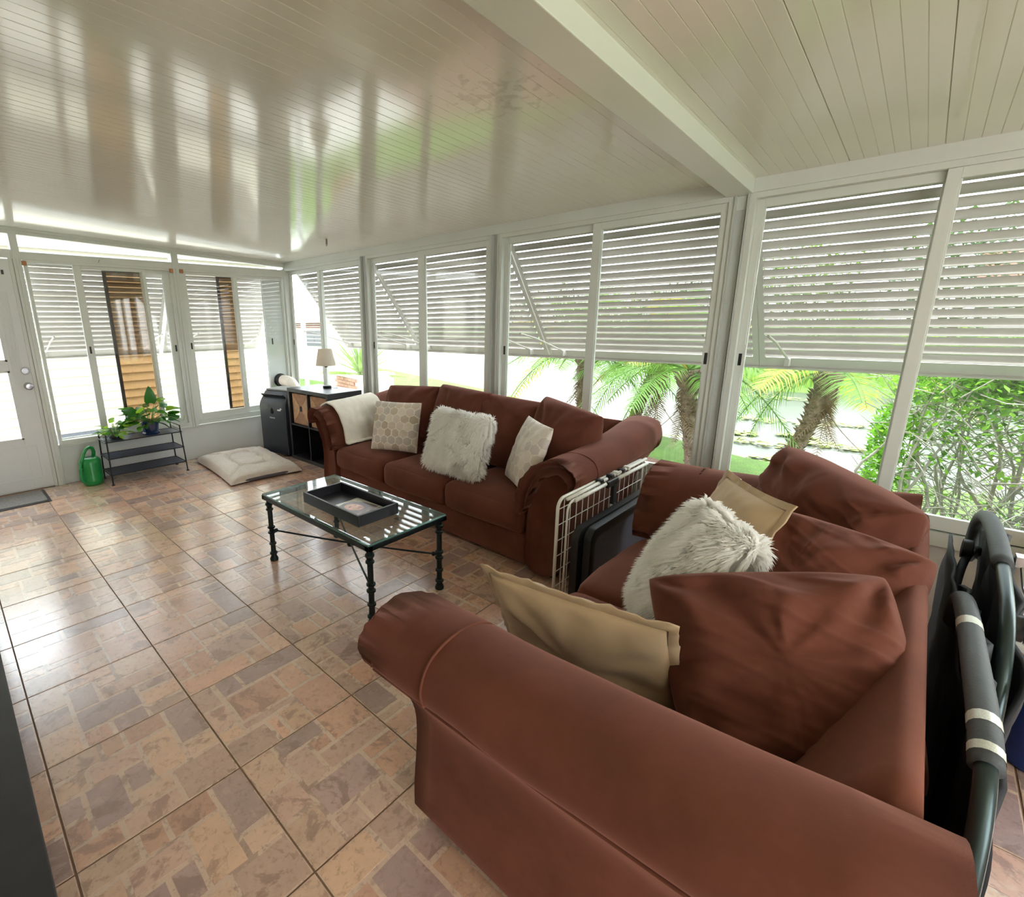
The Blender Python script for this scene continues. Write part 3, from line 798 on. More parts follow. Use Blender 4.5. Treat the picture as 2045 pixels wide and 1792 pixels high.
flange_pillow('tan flanged pillow tucked inside the near loveseat arm', .56, .38, .14, frame3((4.95, -1.95, .51), (.98, .0, .09), (-.05, -.35, .9)), 25)

# white throw over the left sofa arm
def throw():
    mb = MB(); sh = []
    path = [(-.10, .50), (-.115, .575), (-.105, .66), (-.06, .722), (.02, .752), (.10, .735), (.17, .672), (.215, .58), (.235, .49), (.245, .425), (.30, .425)]
    # path in sofa-local (x from outer side inward, z); sofa left arm outer x=0
    nU = 40; nV = 26; rows = []
    pts = []
    segs = [math.dist(path[i], path[i+1]) for i in range(len(path)-1)]; tot = sum(segs)
    def at(s):
        s *= tot
        for i, l in enumerate(segs):
            if s <= l or i == len(segs)-1:
                t = s/l; a, b = path[i], path[i+1]; return (a[0]+(b[0]-a[0])*t, a[1]+(b[1]-a[1])*t)
            s -= l
    top = []
    for i in range(nU+1):
        s = i/nU; x, z = at(s); row = []
        for j in range(nV+1):
            v = j/nV; y = .045+.50*v + .018*math.sin(s*5+1)*(v-.3)+.03*s*(1-v)
            wob = .009*noise.noise(Vector((s*7, v*6, 3)))+.006*noise.noise(Vector((s*2, v*14, 8)))
            rise = .10*max(0, (y)/.93)**2*max(0, min(1, (z-.4)/.3))
            e = .010*(1-abs(2*v-1)**6)
            row.append((x+wob*(.5 if s < .7 else 1.2)+(0.012 if s > .5 else -.0), y, z+rise+abs(wob)*.6+e*.6))
        top.append(row)
    flat = [p for r in top for p in r]; n = nV+1
    fs = [(i*n+j, (i+1)*n+j, (i+1)*n+j+1, i*n+j+1) for i in range(nU) for j in range(nV)]
    mb.add(flat, fs)
    o = mb.build('throw_blanket', pm('ivory_knit', lin(240, 233, 216), .9, sheen=.4, var=(18, .06), bump=(160, .35, .003)), None, smooth=True)
    s_ = o.modifiers.new('s', 'SOLIDIFY'); s_.thickness = .018; s_.offset = 1
    b = o.modifiers.new('sub', 'SUBSURF'); b.levels = 1; b.render_levels = 1
    o.matrix_world = SOFA.matrix_basis
    tag(o, 'ivory throw blanket draped over the far sofa arm', 'blanket')
throw()

# ------------------------------------------------------------------ coffee table
IRON = pm('verdigris_iron', lin(34, 44, 44), .42, .6, var=(40, .3), bump=(80, .25, .002))
GT = glass_mat('table_glass', (.90, .955, .93), .06)
GE = pm('glass_edge', lin(120, 168, 156), .15, trans=.4)
root = T('coffee_table', 'glass-topped coffee table with dark ringed iron legs', 'table', (3.344, -1.627, 0))
hx, hy = .4905, .2365
legp = [(0, .0), (.024, .0), (.026, .012), (.018, .030), (.016, .040), (.024, .046), (.024, .054), (.016, .060), (.0145, .105), (.022, .110), (.022, .118), (.0145, .124), (.0145, .178), (.023, .184), (.023, .192), (.0145, .198), (.0145, .212), (.023, .218), (.023, .226), (.0145, .232), (.0145, .330), (.022, .336), (.022, .344), (.015, .350), (.018, .364), (.023, .369), (.023, .378), (.016, .384), (.016, .408), (0, .408)]
for sx_ in (-1, 1):
    for sy_ in (-1, 1):
        mb = MB(); mb.lathe(legp, 16, cap=False); mb.build('leg', IRON, root, loc=(sx_*hx, sy_*hy, 0), angle=.6)
mb = MB(); e = .030
for (x0, x1, y0, y1) in ((-hx-e, hx+e, -hy-e, -hy-e+.030), (-hx-e, hx+e, hy+e-.030, hy+e), (-hx-e, -hx-e+.030, -hy-e, hy+e), (hx+e-.030, hx+e, -hy-e, hy+e)):
    mb.box(x0, x1, y0, y1, .405, .432)
mb.build('top_frame', IRON, root, bevel=.003)
mb = MB(); mb.box(-hx-e+.004, hx+e-.004, -hy-e+.004, hy+e-.004, .4325, .4405); o = mb.build('glass_top', [GT, GE], root)
o.data.polygons.foreach_set('material_index', [0, 0, 1, 1, 1, 1]); o['label'] = 'clear glass top with green edge'
def rod(a, b_):
    mb = MB(); a = Vector(a); b_ = Vector(b_); d = b_-a
    mb.tube([a+d*t+Vector((0, 0, -.010*math.sin(PI*t))) for t in [i/10 for i in range(11)]], .0055, 8)
    for p in (a+d*.03, a+d*.97): mb.lathe([(0, -.012), (.010, -.009), (.013, 0), (.010, .009), (0, .012)], 12, 0, Matrix.Translation(p))
    mb.build('stretcher', IRON, root, smooth=True)
rod((-hx, -hy, .205), (hx, hy, .205)); rod((-hx, hy, .205), (hx, -hy, .205))
mb = MB(); mb.lathe([(0, -.022), (.016, -.018), (.021, -.006), (.017, 0), (.021, .006), (.016, .018), (0, .022)], 16, 0, Matrix.Translation((0, 0, .195))); mb.build('boss', IRON, root, smooth=True)
# tray
BW = pm('black_ash', lin(30, 30, 36), .38, var=(30, .15), bump=(60, .06, .001))
root = T('tray', 'black wooden tray on the glass coffee table', 'tray', (3.405, -1.662, .4405), math.radians(-.5))
w2, d2 = .262, .133
mb = MB(); mb.box(-w2+.012, w2-.012, -d2+.012, d2-.012, 0, .008); mb.build('bottom', BW, root)
for (x0, x1, y0, y1) in ((-w2, w2, -d2, -d2+.014), (-w2, w2, d2-.014, d2), (-w2, -w2+.014, -d2+.014, d2-.014), (w2-.014, w2, -d2+.014, d2-.014)):
    mb = MB(); mb.box(x0, x1, y0, y1, 0, .060); mb.build('side', BW, root, bevel=.002)
# magazines
def magazine(label, x, y, z, rz, cover, w_=.205, h_=.268):
    root = T('magazine', label, 'magazine', (x, y, z), rz, 'magazines in the black tray')
    mb = MB(); mb.box(-w_/2+.001, w_/2-.001, -h_/2+.001, h_/2-.001, 0, .005); mb.build('pages', pm('paper_pages', lin(212, 206, 194), .7), root)
    mb = MB(); nx = 10
    mb.loft([[(-w_/2+w_*i/nx, yy, .0055+.0012*math.sin(i*.7)) for i in range(nx+1)] for yy in (-h_/2, -h_/4, 0, h_/4, h_/2)], 0, False, False)
    c = mb.build('cover', pm('cover_'+str(len(MATS)), lin(206, 202, 190) if cover else lin(110, 84, 74), .25), root)
    if cover:
        def blob(name, pts, col, zz):
            m_ = MB(); m_.add([(p[0], p[1], zz) for p in pts], [tuple(range(len(pts)))]); m_.build('cover_print', pm('ink_'+name, col, .28, var=(22, .25)), c)
        E = lambda cx, cy_, a, b_, rot=0, n=22: [(cx+a*math.cos(t)*math.cos(rot)-b_*math.sin(t)*math.sin(rot), cy_+a*math.cos(t)*math.sin(rot)+b_*math.sin(t)*math.cos(rot)) for t in [i*2*PI/n for i in range(n)]]
        blob('hair', [(-.075, .06), (-.055, .10), (-.01, .112), (.045, .095), (.08, .04), (.095, -.06), (.10, -.13), (.0, -.13), (-.085, -.13), (-.09, -.04)], lin(92, 78, 74), .0072)
        blob('skin', E(-.008, .028, .043, .058, .25), lin(214, 158, 128), .0076)
        blob('shadow', E(.018, -.006, .012, .02, .2), lin(170, 112, 92), .0079)
        blob('brow', E(-.022, .046, .011, .004, .2), lin(80, 58, 50), .0080); blob('brow', E(.016, .044, .009, .0035, .1), lin(80, 58, 50), .0080)
        blob('lip', E(-.002, -.004, .012, .004, .1), lin(150, 80, 74), .0080)
        blob('coat', [(-.088, -.128), (.098, -.128), (.09, -.06), (.045, -.035), (-.03, -.042), (-.08, -.07)], lin(120, 100, 96), .0077)
        # illegible pale cover lines and the address label
        rnd = random.Random(4); m_ = MB()
        for (y0, x0, x1, hh) in ((-.075, -.07, .02, .012), (-.092, -.06, -.005, .008), (-.072, .055, .095, .008), (-.085, .05, .098, .006)):
            xx = x0
            while xx < x1:
                l = rnd.uniform(.004, .010); m_.box(xx, min(xx+l, x1), y0, y0+hh*rnd.uniform(.6, 1), .0080, .0083); xx += l+.003
        t_ = m_.build('cover_lettering', pm('ink_white', lin(232, 230, 224), .4), c); t_['kind'] = 'stuff'
        m_ = MB(); m_.box(-.075, -.035, -.125, -.108, .0080, .0083); m_.build('address_label', MATS['ink_white'], c)
    return root
magazine('lower magazine poking out under the portrait one in the tray', 3.515, -1.665, .4490, math.radians(84), False)
magazine('magazine with a long-haired portrait on its cover, on top in the tray', 3.495, -1.668, .4560, math.radians(92), True)

# ------------------------------------------------------------------ cube shelf, baskets, lamp
root = T('cube_shelf', 'black-brown two by two cube shelf in the window corner', 'shelf', (1.155, -.335, 0))
KX, KY, KZ, tk = .385, .205, .775, .038
mb = MB(); mb.box(-KX, KX, -KY, KY, KZ-tk, KZ); mb.build('top', BW, root, bevel=.002)
mb = MB(); mb.box(-KX, KX, -KY, KY, 0, tk); mb.build('bottom', BW, root, bevel=.002)
for x in (-KX, KX-tk):
    mb = MB(); mb.box(x, x+tk, -KY, KY, tk, KZ-tk); mb.build('side_panel', BW, root, bevel=.002)
mb = MB(); mb.box(-.008, .008, -KY+.004, KY, tk, KZ-tk); mb.build('divider', BW, root)
for x in (-KX+tk, .008):
    mb = MB(); mb.box(x, x+KX-tk-.008, -KY+.004, KY, KZ/2-.008, KZ/2+.008); mb.build('shelf_board', BW, root)
mb = MB(); mb.box(-KX+tk, KX-tk, KY-.006, KY, tk, KZ-tk); mb.build('back_board', BW, root)
BKM = pm('woven_bast', lin(196, 158, 122), .75, var=(24, .22), bump=(55, .5, .004)); BKD = pm('woven_bast_dark', lin(168, 128, 98), .75, var=(24, .25), bump=(55, .5, .004))
for k, x in enumerate((-.1755, .1775)):
    b_ = T('storage_basket', ['woven fibre basket in the upper compartment nearest the air conditioner', 'woven fibre basket in the upper compartment nearest the sofa'][k], 'basket', (1.155+x, -.345, KZ/2+.0085), 0, 'woven baskets in the cube shelf')
    wv, hv, dv = .158, .322, .36
    mb = MB(); mb.box(-wv, wv, -.16, .185, .003, hv); mb.build('body', BKD, b_)
    hc = hv/2+.006
    a = .026; bz_ = .03
    for nm, pts, mt in (('left_weave', [(-wv, .003), (-a, hc-bz_), (-a, hc+bz_), (-wv, hv)], BKM), ('right_weave', [(wv, .003), (wv, hv), (a, hc+bz_), (a, hc-bz_)], BKM), ('top_weave', [(-wv, hv), (-a, hc+bz_), (a, hc+bz_), (wv, hv)], BKD), ('bottom_weave', [(-wv, .003), (wv, .003), (a, hc-bz_), (-a, hc-bz_)], BKD)):
        mb = MB(); n = len(pts); yy = -.166 if mt is BKM else -.164
        mb.add([(p[0], yy, p[1]) for p in pts]+[(p[0], -.16, p[1]) for p in pts], [tuple(range(n))]+[(i, i+n, (i+1) % n+n, (i+1) % n) for i in range(n)])
        mb.build(nm, mt, b_)
    mb = MB(); mb.box(-a+.004, a-.004, -.165, -.150, hc-bz_+.004, hc+bz_-.004); mb.build('handle_hole_shade', TRIMD, b_)  # solid black block, its colour stands in for shade inside the hole
# lamp
root = T('table_lamp', 'small table lamp with a cream drum shade on the cube shelf', 'lamp', (1.132, -.27, KZ))
mb = MB(); mb.lathe([(0, 0), (.042, 0), (.044, .004), (.044, .022), (.040, .026), (.008, .027), (.0, .027)], 28, cap=False); mb.build('base', BLACKP, root, angle=.6)
mb = MB(); mb.lathe([(.006, .026), (.005, .03), (.005, .225), (.0, .226)], 14, cap=False); mb.build('stem', CHR, root, angle=.6)
mb = MB(); mb.lathe([(.012, .215), (.016, .220), (.016, .245), (.012, .27), (0, .27)], 14, cap=False); mb.build('socket', BLACKP, root, angle=.6)
mb = MB(); mb.lathe([(.105, .235), (.070, .405), (.068, .405), (.103, .235), (.105, .235)], 40, cap=False)
mb.build('shade', leaf_mat('lamp_shade_cloth', lin(236, 228, 214), .35, (40, .03), .8, lin(240, 228, 210)), root, smooth=True)
mb = MB(); mb.tube([(.044, .01, .010), (.08, -.01, .012), (.115, .02, .006), (.10, .06, .004), (.06, .075, .004)], .0022, 6); mb.build('cord', BLACKP, root)

# ------------------------------------------------------------------ portable air conditioner and hose
ACM = pm('graphite_plastic', lin(44, 48, 58), .38, var=(5, .08)); ACL = pm('grey_plastic', lin(150, 150, 146), .5)
root = T('air_conditioner', 'dark portable air conditioner beside the cube shelf', 'air conditioner', (.505, -.445, 0), math.radians(14))
aw_, ad_ = .20, .175
prof = [(-ad_, .03), (-ad_-.002, .57), (-ad_+.008, .60), (-.085, .705), (-.07, .715), (ad_, .715), (ad_, .03)]
mb = MB(); rings = []
for x, ins in ((-aw_, .014), (-aw_+.006, .004), (-aw_+.016, 0), (aw_-.016, 0), (aw_-.006, .004), (aw_, .014)):
    rings.append([(x, p[0]*(1-ins*4), .03+(p[1]-.03)*(1-ins*1.2)) for p in prof])
mb.loft(rings); mb.build('body', ACM, root, angle=.5)
mb = MB(); mb.box(-aw_+.012, aw_-.012, -.075, ad_-.01, .715, .735); mb.build('lid', ACL, root, bevel=.008)
mb = MB(); Mt = Matrix.Translation((0, -.128, .655)) @ Matrix.Rotation(math.radians(-42), 4, 'X')
mb.box(-aw_+.03, aw_-.03, -.05, .05, -.004, .006, 0, None, Mt); mb.build('louvre_recess', BLACKP, root, bevel=.002)
for i in range(4):
    mb = MB(); mb.box(-aw_+.035, aw_-.035, -.040+i*.022, -.030+i*.022, .006, .011, 0, None, Mt); mb.build('louvre', ACM, root)
mb = MB(); pts = [(0, .040), (.014, .018), (.022, -.004), (.018, -.024), (0, -.032), (-.018, -.024), (-.022, -.004), (-.014, .018)]
mb.add([(p[0], -ad_-.005, .505+p[1]) for p in pts]+[(p[0], -ad_, .505+p[1]) for p in pts], [tuple(range(8))]+[(i, i+8, (i+1) % 8+8, (i+1) % 8) for i in range(8)]); mb.build('receiver_window', pm('gloss_black', (.006, .006, .008), .12), root)
fc = bpy.data.curves.new('logo', 'FONT'); fc.body = 'Hisense'; fc.size = .026; fc.align_x = 'CENTER'; fc.extrude = .0006
o = bpy.data.objects.new('logo', fc); COL.objects.link(o); o.parent = root; o.location = (-.002, -ad_-.0035, .425); o.rotation_euler = (PI/2, 0, 0); fc.materials.append(pm('logo_white', lin(225, 226, 235), .4))
bpy.context.view_layer.update()
me = bpy.data.meshes.new_from_object(o.evaluated_get(bpy.context.evaluated_depsgraph_get())); o2 = bpy.data.objects.new('logo', me); COL.objects.link(o2); o2.parent = root; o2.location = o.location; o2.rotation_euler = o.rotation_euler; bpy.data.objects.remove(o); o2.name = 'logo'; o2['kind'] = 'stuff'
mb = MB(); mb.box(.085, .135, -ad_-.004, -ad_+.002, .515, .530); mb.box(.125, .150, -ad_-.004, -ad_+.002, .530, .545); mb.build('sticker', pm('sticker_white', lin(235, 235, 238), .35), root)
mb = MB(); mb.add([(-.16, -ad_-.0035, .585), (-.06, -ad_-.0035, .585), (-.06, -ad_-.0035, .53), (-.115, -ad_-.0035, .515), (-.135, -ad_-.0035, .55)], [(0, 1, 2, 3, 4)]); mb.build('peeling_film', pm('grey_film', lin(108, 110, 112), .25), root)
for x in (-.15, .15):
    for y in (-.12, .12): mb = MB(); mb.lathe([(0, 0), (.022, 0), (.025, .015), (.02, .032), (0, .032)], 12, cap=False, M=Matrix.Translation((x, y, 0))); mb.build('caster', BLACKP, root)
root = T('exhaust_hose', 'ribbed cream exhaust hose from the corner window panel', 'hose', (0, 0, 0))
pts = [Vector((.03, -.175, .765)), Vector((.12, -.178, .765)), Vector((.25, -.19, .75)), Vector((.36, -.21, .69)), Vector((.43, -.25, .60)), Vector((.46, -.29, .52)), Vector((.475, -.33, .46))]
fine = []
for i in range(len(pts)-1):
    p0 = pts[max(0, i-1)]; p1 = pts[i]; p2 = pts[i+1]; p3 = pts[min(len(pts)-1, i+2)]
    for k in range(14):
        t = k/14; fine.append(.5*((2*p1)+(p2-p0)*t+(2*p0-5*p1+4*p2-p3)*t*t+(3*p1-p0-3*p2+p3)*t**3))
fine.append(pts[-1])
mb = MB(); mb.tube(fine, [.064+.0025*math.sin(i*2.1) for i in range(len(fine))], 20); mb.build('tube', pm('hose_cream', lin(226, 214, 200), .5), root, smooth=True)
mb = MB(); mb.lathe([(.0, 0), (.082, 0), (.082, .012), (.074, .016), (.072, .07), (.066, .075), (0, .075)], 28, 0, Matrix.Translation((-.034, -.175, .765)) @ Matrix.Rotation(PI/2, 4, 'Y'), cap=False)
mb.build('collar', BLACKP, root, angle=.6)
# ------------------------------------------------------------------ plant rack, plants, watering can
RKM = pm('dark_rack_metal', lin(40, 42, 50), .4, .5); MESHM = pm('rack_mesh_metal', lin(74, 78, 98), .4, .4, var=(200, .25))
root = T('shoe_rack', 'black three-tier metal rack holding two potted plants', 'rack', (0, 0, 0))
Y0, Y1 = -2.178, -1.518
for (xt, xb) in ((.375, .412), (.10, .10)):
    for (yt, yb) in ((Y0+.012, Y0), (Y1-.012, Y1)):
        mb = MB(); mb.tube([(xb, yb, .006), (xt, yt, .468)], .0065, 8); mb.lathe([(0, 0), (.015, 0), (.015, .006), (.008, .012), (0, .012)], 12, 0, Matrix.Translation((xb, yb, 0)), cap=False); mb.build('post', RKM, root)
for k, z in enumerate((.398, .243, .092)):
    x1 = .375+(.468-z)/.462*.037-.004
    o = T('tier', None, None); o.parent = root
    mb = MB(); mb.box(.108, x1-.006, Y0+.012, Y1-.012, z-.003, z+.001); m_ = mb.build('shelf', MESHM, root)
    bpy.data.objects.remove(o)
    for (a, b_) in (((x1, Y0, z), (x1, Y1, z)), ((.10, Y0, z), (.10, Y1, z)), ((x1, Y0, z), (.10, Y0, z)), ((x1, Y1, z), (.10, Y1, z))):
        mb = MB(); mb.tube([a, b_], .005, 8); mb.build('rail', RKM, root)
for y in (Y0+.012, Y1-.012):
    mb = MB(); mb.tube([(.375, y, .464), (.10, y, .464)], .005, 8); mb.build('rail', RKM, root)
    mb = MB(); mb.tube([(.378, y, .425), (.10, y, .425)], .0035, 6); mb.build('rail', RKM, root)
def heart(w_, l_, fold=.18):
    pts = [(0, 0), (.42, -.08), (.62, .12), (.60, .38), (.42, .66), (.20, .88), (0, 1.0)]
    mb = MB(); vs = []
    for k, (x, y) in enumerate(pts): vs.append((x*w_, y*l_, fold*abs(x)*w_-.25*l_*max(0, y)**2))
    for k, (x, y) in enumerate(pts[1:-1]): vs.append((-x*w_, y*l_, fold*abs(x)*w_-.25*l_*max(0, y)**2))
    mid = [(0, y*l_, -.25*l_*max(0, y)**2-.01*l_) for y in (.12, .38, .66)]
    vs += mid
    fs = [(0, 1, 2, 12), (12, 2, 3, 13), (13, 3, 4, 14), (14, 4, 5, 6), (0, 12, 8, 7), (12, 13, 9, 8), (13, 14, 10, 9), (14, 6, 11, 10)]
    mb.add(vs, fs); return mb
LG = [leaf_mat('pothos_dark', lin(44, 104, 34), .30, rough=.3), leaf_mat('pothos_mid', lin(82, 148, 44), .4, rough=.3), leaf_mat('pothos_lime', lin(150, 190, 70), .45, rough=.3)]
def foliage(root, c, n, rad, hgt, lmin, lmax, mats, seed, down=.3, flat=1.0):
    rnd = random.Random(seed); first = {}
    for i in range(n):
        a = i*2.39996+rnd.uniform(-.3, .3); t = rnd.random(); r = rad*(.25+.75*math.sqrt(t))
        el = rnd.uniform(.15, 1.0) if rnd.random() > down else rnd.uniform(-.25, .2)
        p = Vector((c[0]+math.cos(a)*r*flat, c[1]+math.sin(a)*r, c[2]+hgt*el*(1-.45*(r/rad)**2)))
        k = rnd.choices((0, 1, 2), mats)[0]
        if k not in first:
            o = heart(.55, 1.0).build('leaf', LG[k], root, smooth=True); first[k] = o
        else: o = link_copy(first[k], root)
        s = rnd.uniform(lmin, lmax); o.scale = (s*rnd.uniform(.8, 1.1), s, s)
        d = Vector((math.cos(a)*(.4+r/rad), math.sin(a)*(.4+r/rad), rnd.uniform(-.35, .45) + .5*el)).normalized()
        x = d.cross(Vector((0, 0, 1))).normalized(); nz = x.cross(d).normalized()
        tw = Matrix.Rotation(rnd.uniform(-.8, .8), 3, d)
        x = tw @ x; nz = tw @ nz
        M = Matrix(((x.x, d.x, nz.x, p.x), (x.y, d.y, nz.y, p.y), (x.z, d.z, nz.z, p.z), (0, 0, 0, 1)))
        o.matrix_local = M @ Matrix.Diagonal((o.scale.x, o.scale.y, o.scale.z, 1))
        if i % 2 == 0:
            mb = MB(); q = Vector((c[0]+math.cos(a)*.02, c[1]+math.sin(a)*.02, c[2]-.02)); m_ = q.lerp(p, .5)+Vector((0, 0, .03)); mb.tube([q, m_, p], .0022, 5); mb.build('stem', LG[1], root)
NAVY = pm('navy_plastic', lin(26, 44, 84), .25, coat=.4); SOIL = pm('potting_soil', lin(58, 42, 30), .9, var=(60, .4), bump=(90, .8, .006))
root = T('potted_pothos', 'large leafy pothos in a navy pot on the rack', 'plant', (.235, -1.752, .399))
mb = MB(); mb.lathe([(0, 0), (.074, 0), (.078, .012), (.070, .022), (.066, .022), (.078, .118), (.082, .122), (.080, .130), (.074, .128), (.070, .112), (0, .112)], 28, cap=False); mb.build('pot', NAVY, root, angle=.6)
mb = MB(); mb.lathe([(0, .113), (.071, .113), (.05, .12), (0, .122)], 20, cap=False); mb.build('soil', SOIL, root)
foliage(root, (0, 0, .13), 64, .20, .21, .075, .125, (6, 3, 1), 3, .35, .75)
for (p, s, d) in (((0, .03, .30), .16, (.15, .05, 1)), ((.03, -.12, .22), .12, (.1, -.9, .35)), ((.02, .17, .14), .11, (.1, .9, -.1))):
    o = heart(.55, 1.0).build('leaf', LG[0], root, smooth=True); d = Vector(d).normalized(); nz = Vector((1, 0, .2)); x = d.cross(nz).normalized(); nz = x.cross(d)
    o.matrix_local = Matrix(((x.x, d.x, nz.x, p[0]), (x.y, d.y, nz.y, p[1]), (x.z, d.z, nz.z, p[2]), (0, 0, 0, 1))) @ Matrix.Diagonal((s, s, s, 1))
mb = MB(); mb.tube([(.03, .08, .13), (.05, .18, .15), (.04, .27, .10), (.02, .31, .09), (.0, .33, .13)], .0022, 5); mb.build('stem', LG[2], root)
root = T('glass_bowl_plant', 'small lime-green plant in a clear glass bowl on the rack', 'plant', (.262, -2.062, .399))
mb = MB(); mb.lathe([(0, 0), (.052, 0), (.060, .010), (.064, .045), (.062, .062), (.0585, .062), (.060, .045), (.056, .013), (0, .006)], 28, cap=False); mb.build('bowl', glass_mat('bowl_glass', (.88, .95, .96), .12), root, smooth=True)
mb = MB(); mb.lathe([(0, .008), (.053, .014), (.055, .05), (.03, .055), (0, .056)], 20, cap=False); mb.build('soil', SOIL, root)
foliage(root, (0, 0, .06), 40, .115, .13, .045, .075, (0, 3, 5), 8, .35)
GRM = pm('green_plastic', lin(22, 140, 66), .32, bump=(8, .05, .004), coat=.2)
root = T('watering_can', 'green plastic watering can on the floor by the door', 'watering can', (.215, -2.290, 0), math.radians(-60))
mb = MB(); mb.lathe([(0, 0), (.068, 0), (.078, .012), (.082, .04), (.0835, .046), (.082, .052), (.086, .15), (.086, .215), (.082, .232), (.068, .252), (.046, .262), (.040, .262), (.038, .256), (.0, .250)], 32, cap=False); mb.build('body', GRM, root, angle=.5)
mb = MB(); mb.lathe([(0, .258), (.038, .2575), (0, .2576)], 20, cap=False); mb.build('opening', TRIMD, root)  # black disc colours in the shade inside the can's mouth
mb = MB(); mb.tube([(-.040, 0, .250), (-.052, 0, .30), (-.042, 0, .335), (-.015, 0, .350), (.02, 0, .338), (.05, 0, .30), (.075, 0, .255), (.088, 0, .21)], [.016, .016, .016, .015, .014, .014, .014, .012], 12); mb.build('handle', GRM, root, smooth=True)
mb = MB(); mb.tube([(.078, .0, .05), (.102, 0, .055), (.112, 0, .09), (.106, 0, .15), (.098, 0, .20), (.096, 0, .235)], [.014, .014, .013, .012, .012, .013], 12); mb.lathe([(.016, 0), (.017, .010), (.016, .018)], 16, 0, Matrix.Translation((.1, 0, .16))); mb.build('spout', GRM, root, smooth=True)
# ------------------------------------------------------------------ door mat, dog bed
root = T('door_mat', 'grey doormat with black rubber edge at the door', 'mat', (.285, -3.03, 0))
mb = MB(); mb.box(-.21, .21, -.38, .38, 0, .006); mb.build('rubber_border', BLACKP, root, bevel=.002)
mb = MB(); mb.box(-.18, .18, -.355, .355, .006, .012); mb.build('carpet', pm('grey_carpet', lin(138, 134, 130), .95, var=(120, .35), bump=(220, .8, .004)), root)
SHP = pm('sherpa', lin(232, 220, 208), .95, sheen=.5, var=(26, .05), bump=(85, .9, .012))
root = T('dog_bed', 'cream fleece dog bed flat on the tiles by the end wall', 'dog bed', (.745, -1.045, 0), math.radians(-5))
mb = MB(); nx, ny = 84, 56; W_, D_ = 1.10, .70; vs = []
def bedz(u, v):
    ax, ay = abs(u)*W_/2, abs(v)*D_/2
    e = (max(0, 1-abs(u)**5)*max(0, 1-abs(v)**6))**.34
    z = .014+.10*e
    sx_, sy_ = ax/(.28), ay/(.155); rr_ = (abs(sx_)**3+abs(sy_)**3)**(1/3)
    z -= .048*math.exp(-((rr_-1)/.11)**2)
    if rr_ < 1: z -= .004
    # creases from the inner pad to the corners and sides
    for (a, b_) in ((0, 1), (1, 0)):
        pass
    d = abs(ax-.28-(ay-.155)*1.2) if rr_ > 1 else 9
    z -= .026*math.exp(-(d/.028)**2)*(1 if rr_ > 1 else 0)*e
    z -= .030*math.exp(-(ax/.03)**2)*max(0, 1-abs(rr_-.9)/.35)
    z += .012*noise.noise(Vector((u*4, v*3, 1)))*e+.004*noise.noise(Vector((u*22, v*16, 5)))*e
    return z
for i in range(nx+1):
    for j in range(ny+1):
        u, v = -1+2*i/nx, -1+2*j/ny
        bx = W_/2*u*(1-.05*(1-v*v)*abs(u)); by = D_/2*v*(1-.05*(1-u*u)*abs(v))
        vs.append((bx, by, bedz(u, v)))
mb.add(vs, [(i*(ny+1)+j, (i+1)*(ny+1)+j, (i+1)*(ny+1)+j+1, i*(ny+1)+j+1) for i in range(nx) for j in range(ny)])
mb.build('fleece_top', SHP, root, smooth=True)
mb = rbox(1.06, .66, .042, .02, 8); mb.build('underside', pm('grey_underside', lin(96, 90, 98), .8), root, smooth=True)
mb = MB(); mb.tube([(1.735, -.845, .008), (1.76, -.80, .018), (1.80, -.74, .05), (1.83, -.70, .075)], [.014, .010, .010, .010], 8)
o = mb.build('black_strap', BLACKP, smooth=True); tag(o, 'black strap end on the floor under the far sofa arm', 'strap')

# ------------------------------------------------------------------ folded wire crate and trays
WHM = pm('white_coated_wire', lin(236, 234, 226), .35)
root = T('folded_wire_crate', 'folded white wire crate standing between sofa and loveseat', 'crate', (4.435, -.68, 0))
def panel(dx, r, ya, yb, zt, grid=True):
    pts = []
    R_ = .05
    for (cy_, cz_, a0) in ((yb-R_, zt-R_, 0), (ya+R_, zt-R_, PI/2)):
        for k in range(6): a = a0+k/5*PI/2; pts.append((dx, cy_+R_*math.cos(a), cz_+R_*math.sin(a)))
    pts = [(dx, yb, .012)]+pts+[(dx, ya, .012)]
    mb = MB(); mb.tube(pts, r, 8); mb.tube([(dx, ya, .012), (dx, yb, .012)], r, 8); mb.build('frame_tube', WHM, root, smooth=True)
    if not grid: return
    y = ya+.06; f1 = None
    while y < yb-.03:
        if f1 is None:
            mb = MB(); mb.tube([(dx, 0, .012), (dx, 0, zt-.01)], .0022, 5); f1 = o = mb.build('wire', WHM, root)
        else: o = link_copy(f1, root)
        o.location = (0, y, 0); y += .062
    z = .07; f1 = None
    while z < zt-.03:
        if f1 is None:
            mb = MB(); mb.tube([(dx, ya, 0), (dx, yb, 0)], .0022, 5); f1 = o = mb.build('wire', WHM, root)
        else: o = link_copy(f1, root)
        o.location = (.003, 0, z); z += .082
panel(-.02, .0085, -.495, .495, .612); panel(.018, .0055, -.47, .46, .600, False)
for (ya, yb, dx, z) in ((-.46, -.05, .008, .612), (-.42, -.10, .028, .598), (.02, .47, .006, .616), (.05, .44, .030, .600)):
    mb = MB(); mb.tube([(dx, ya, z), (dx, yb, z+.004)], .009, 8); mb.build('hinge_rod', WHM, root, smooth=True)
for y in (-.14, -.02, .05, .12, .19): mb = MB(); mb.box(-.012, .022, y, y+.03, .612, .632); mb.build('clip', [BLACKP, WHM][int(y*100) % 2], root, bevel=.003)
mb = MB(); mb.box(.020, .036, -.085, .04, .575, .612); mb.box(.020, .036, -.018, .030, .46, .60); mb.build('handle', BLACKP, root, bevel=.006)
for y in (.0, .035): mb = MB(); mb.tube([(.03, y-.02, .36), (.03, y-.02, .47)], .008, 8); mb.build('post', WHM, root)
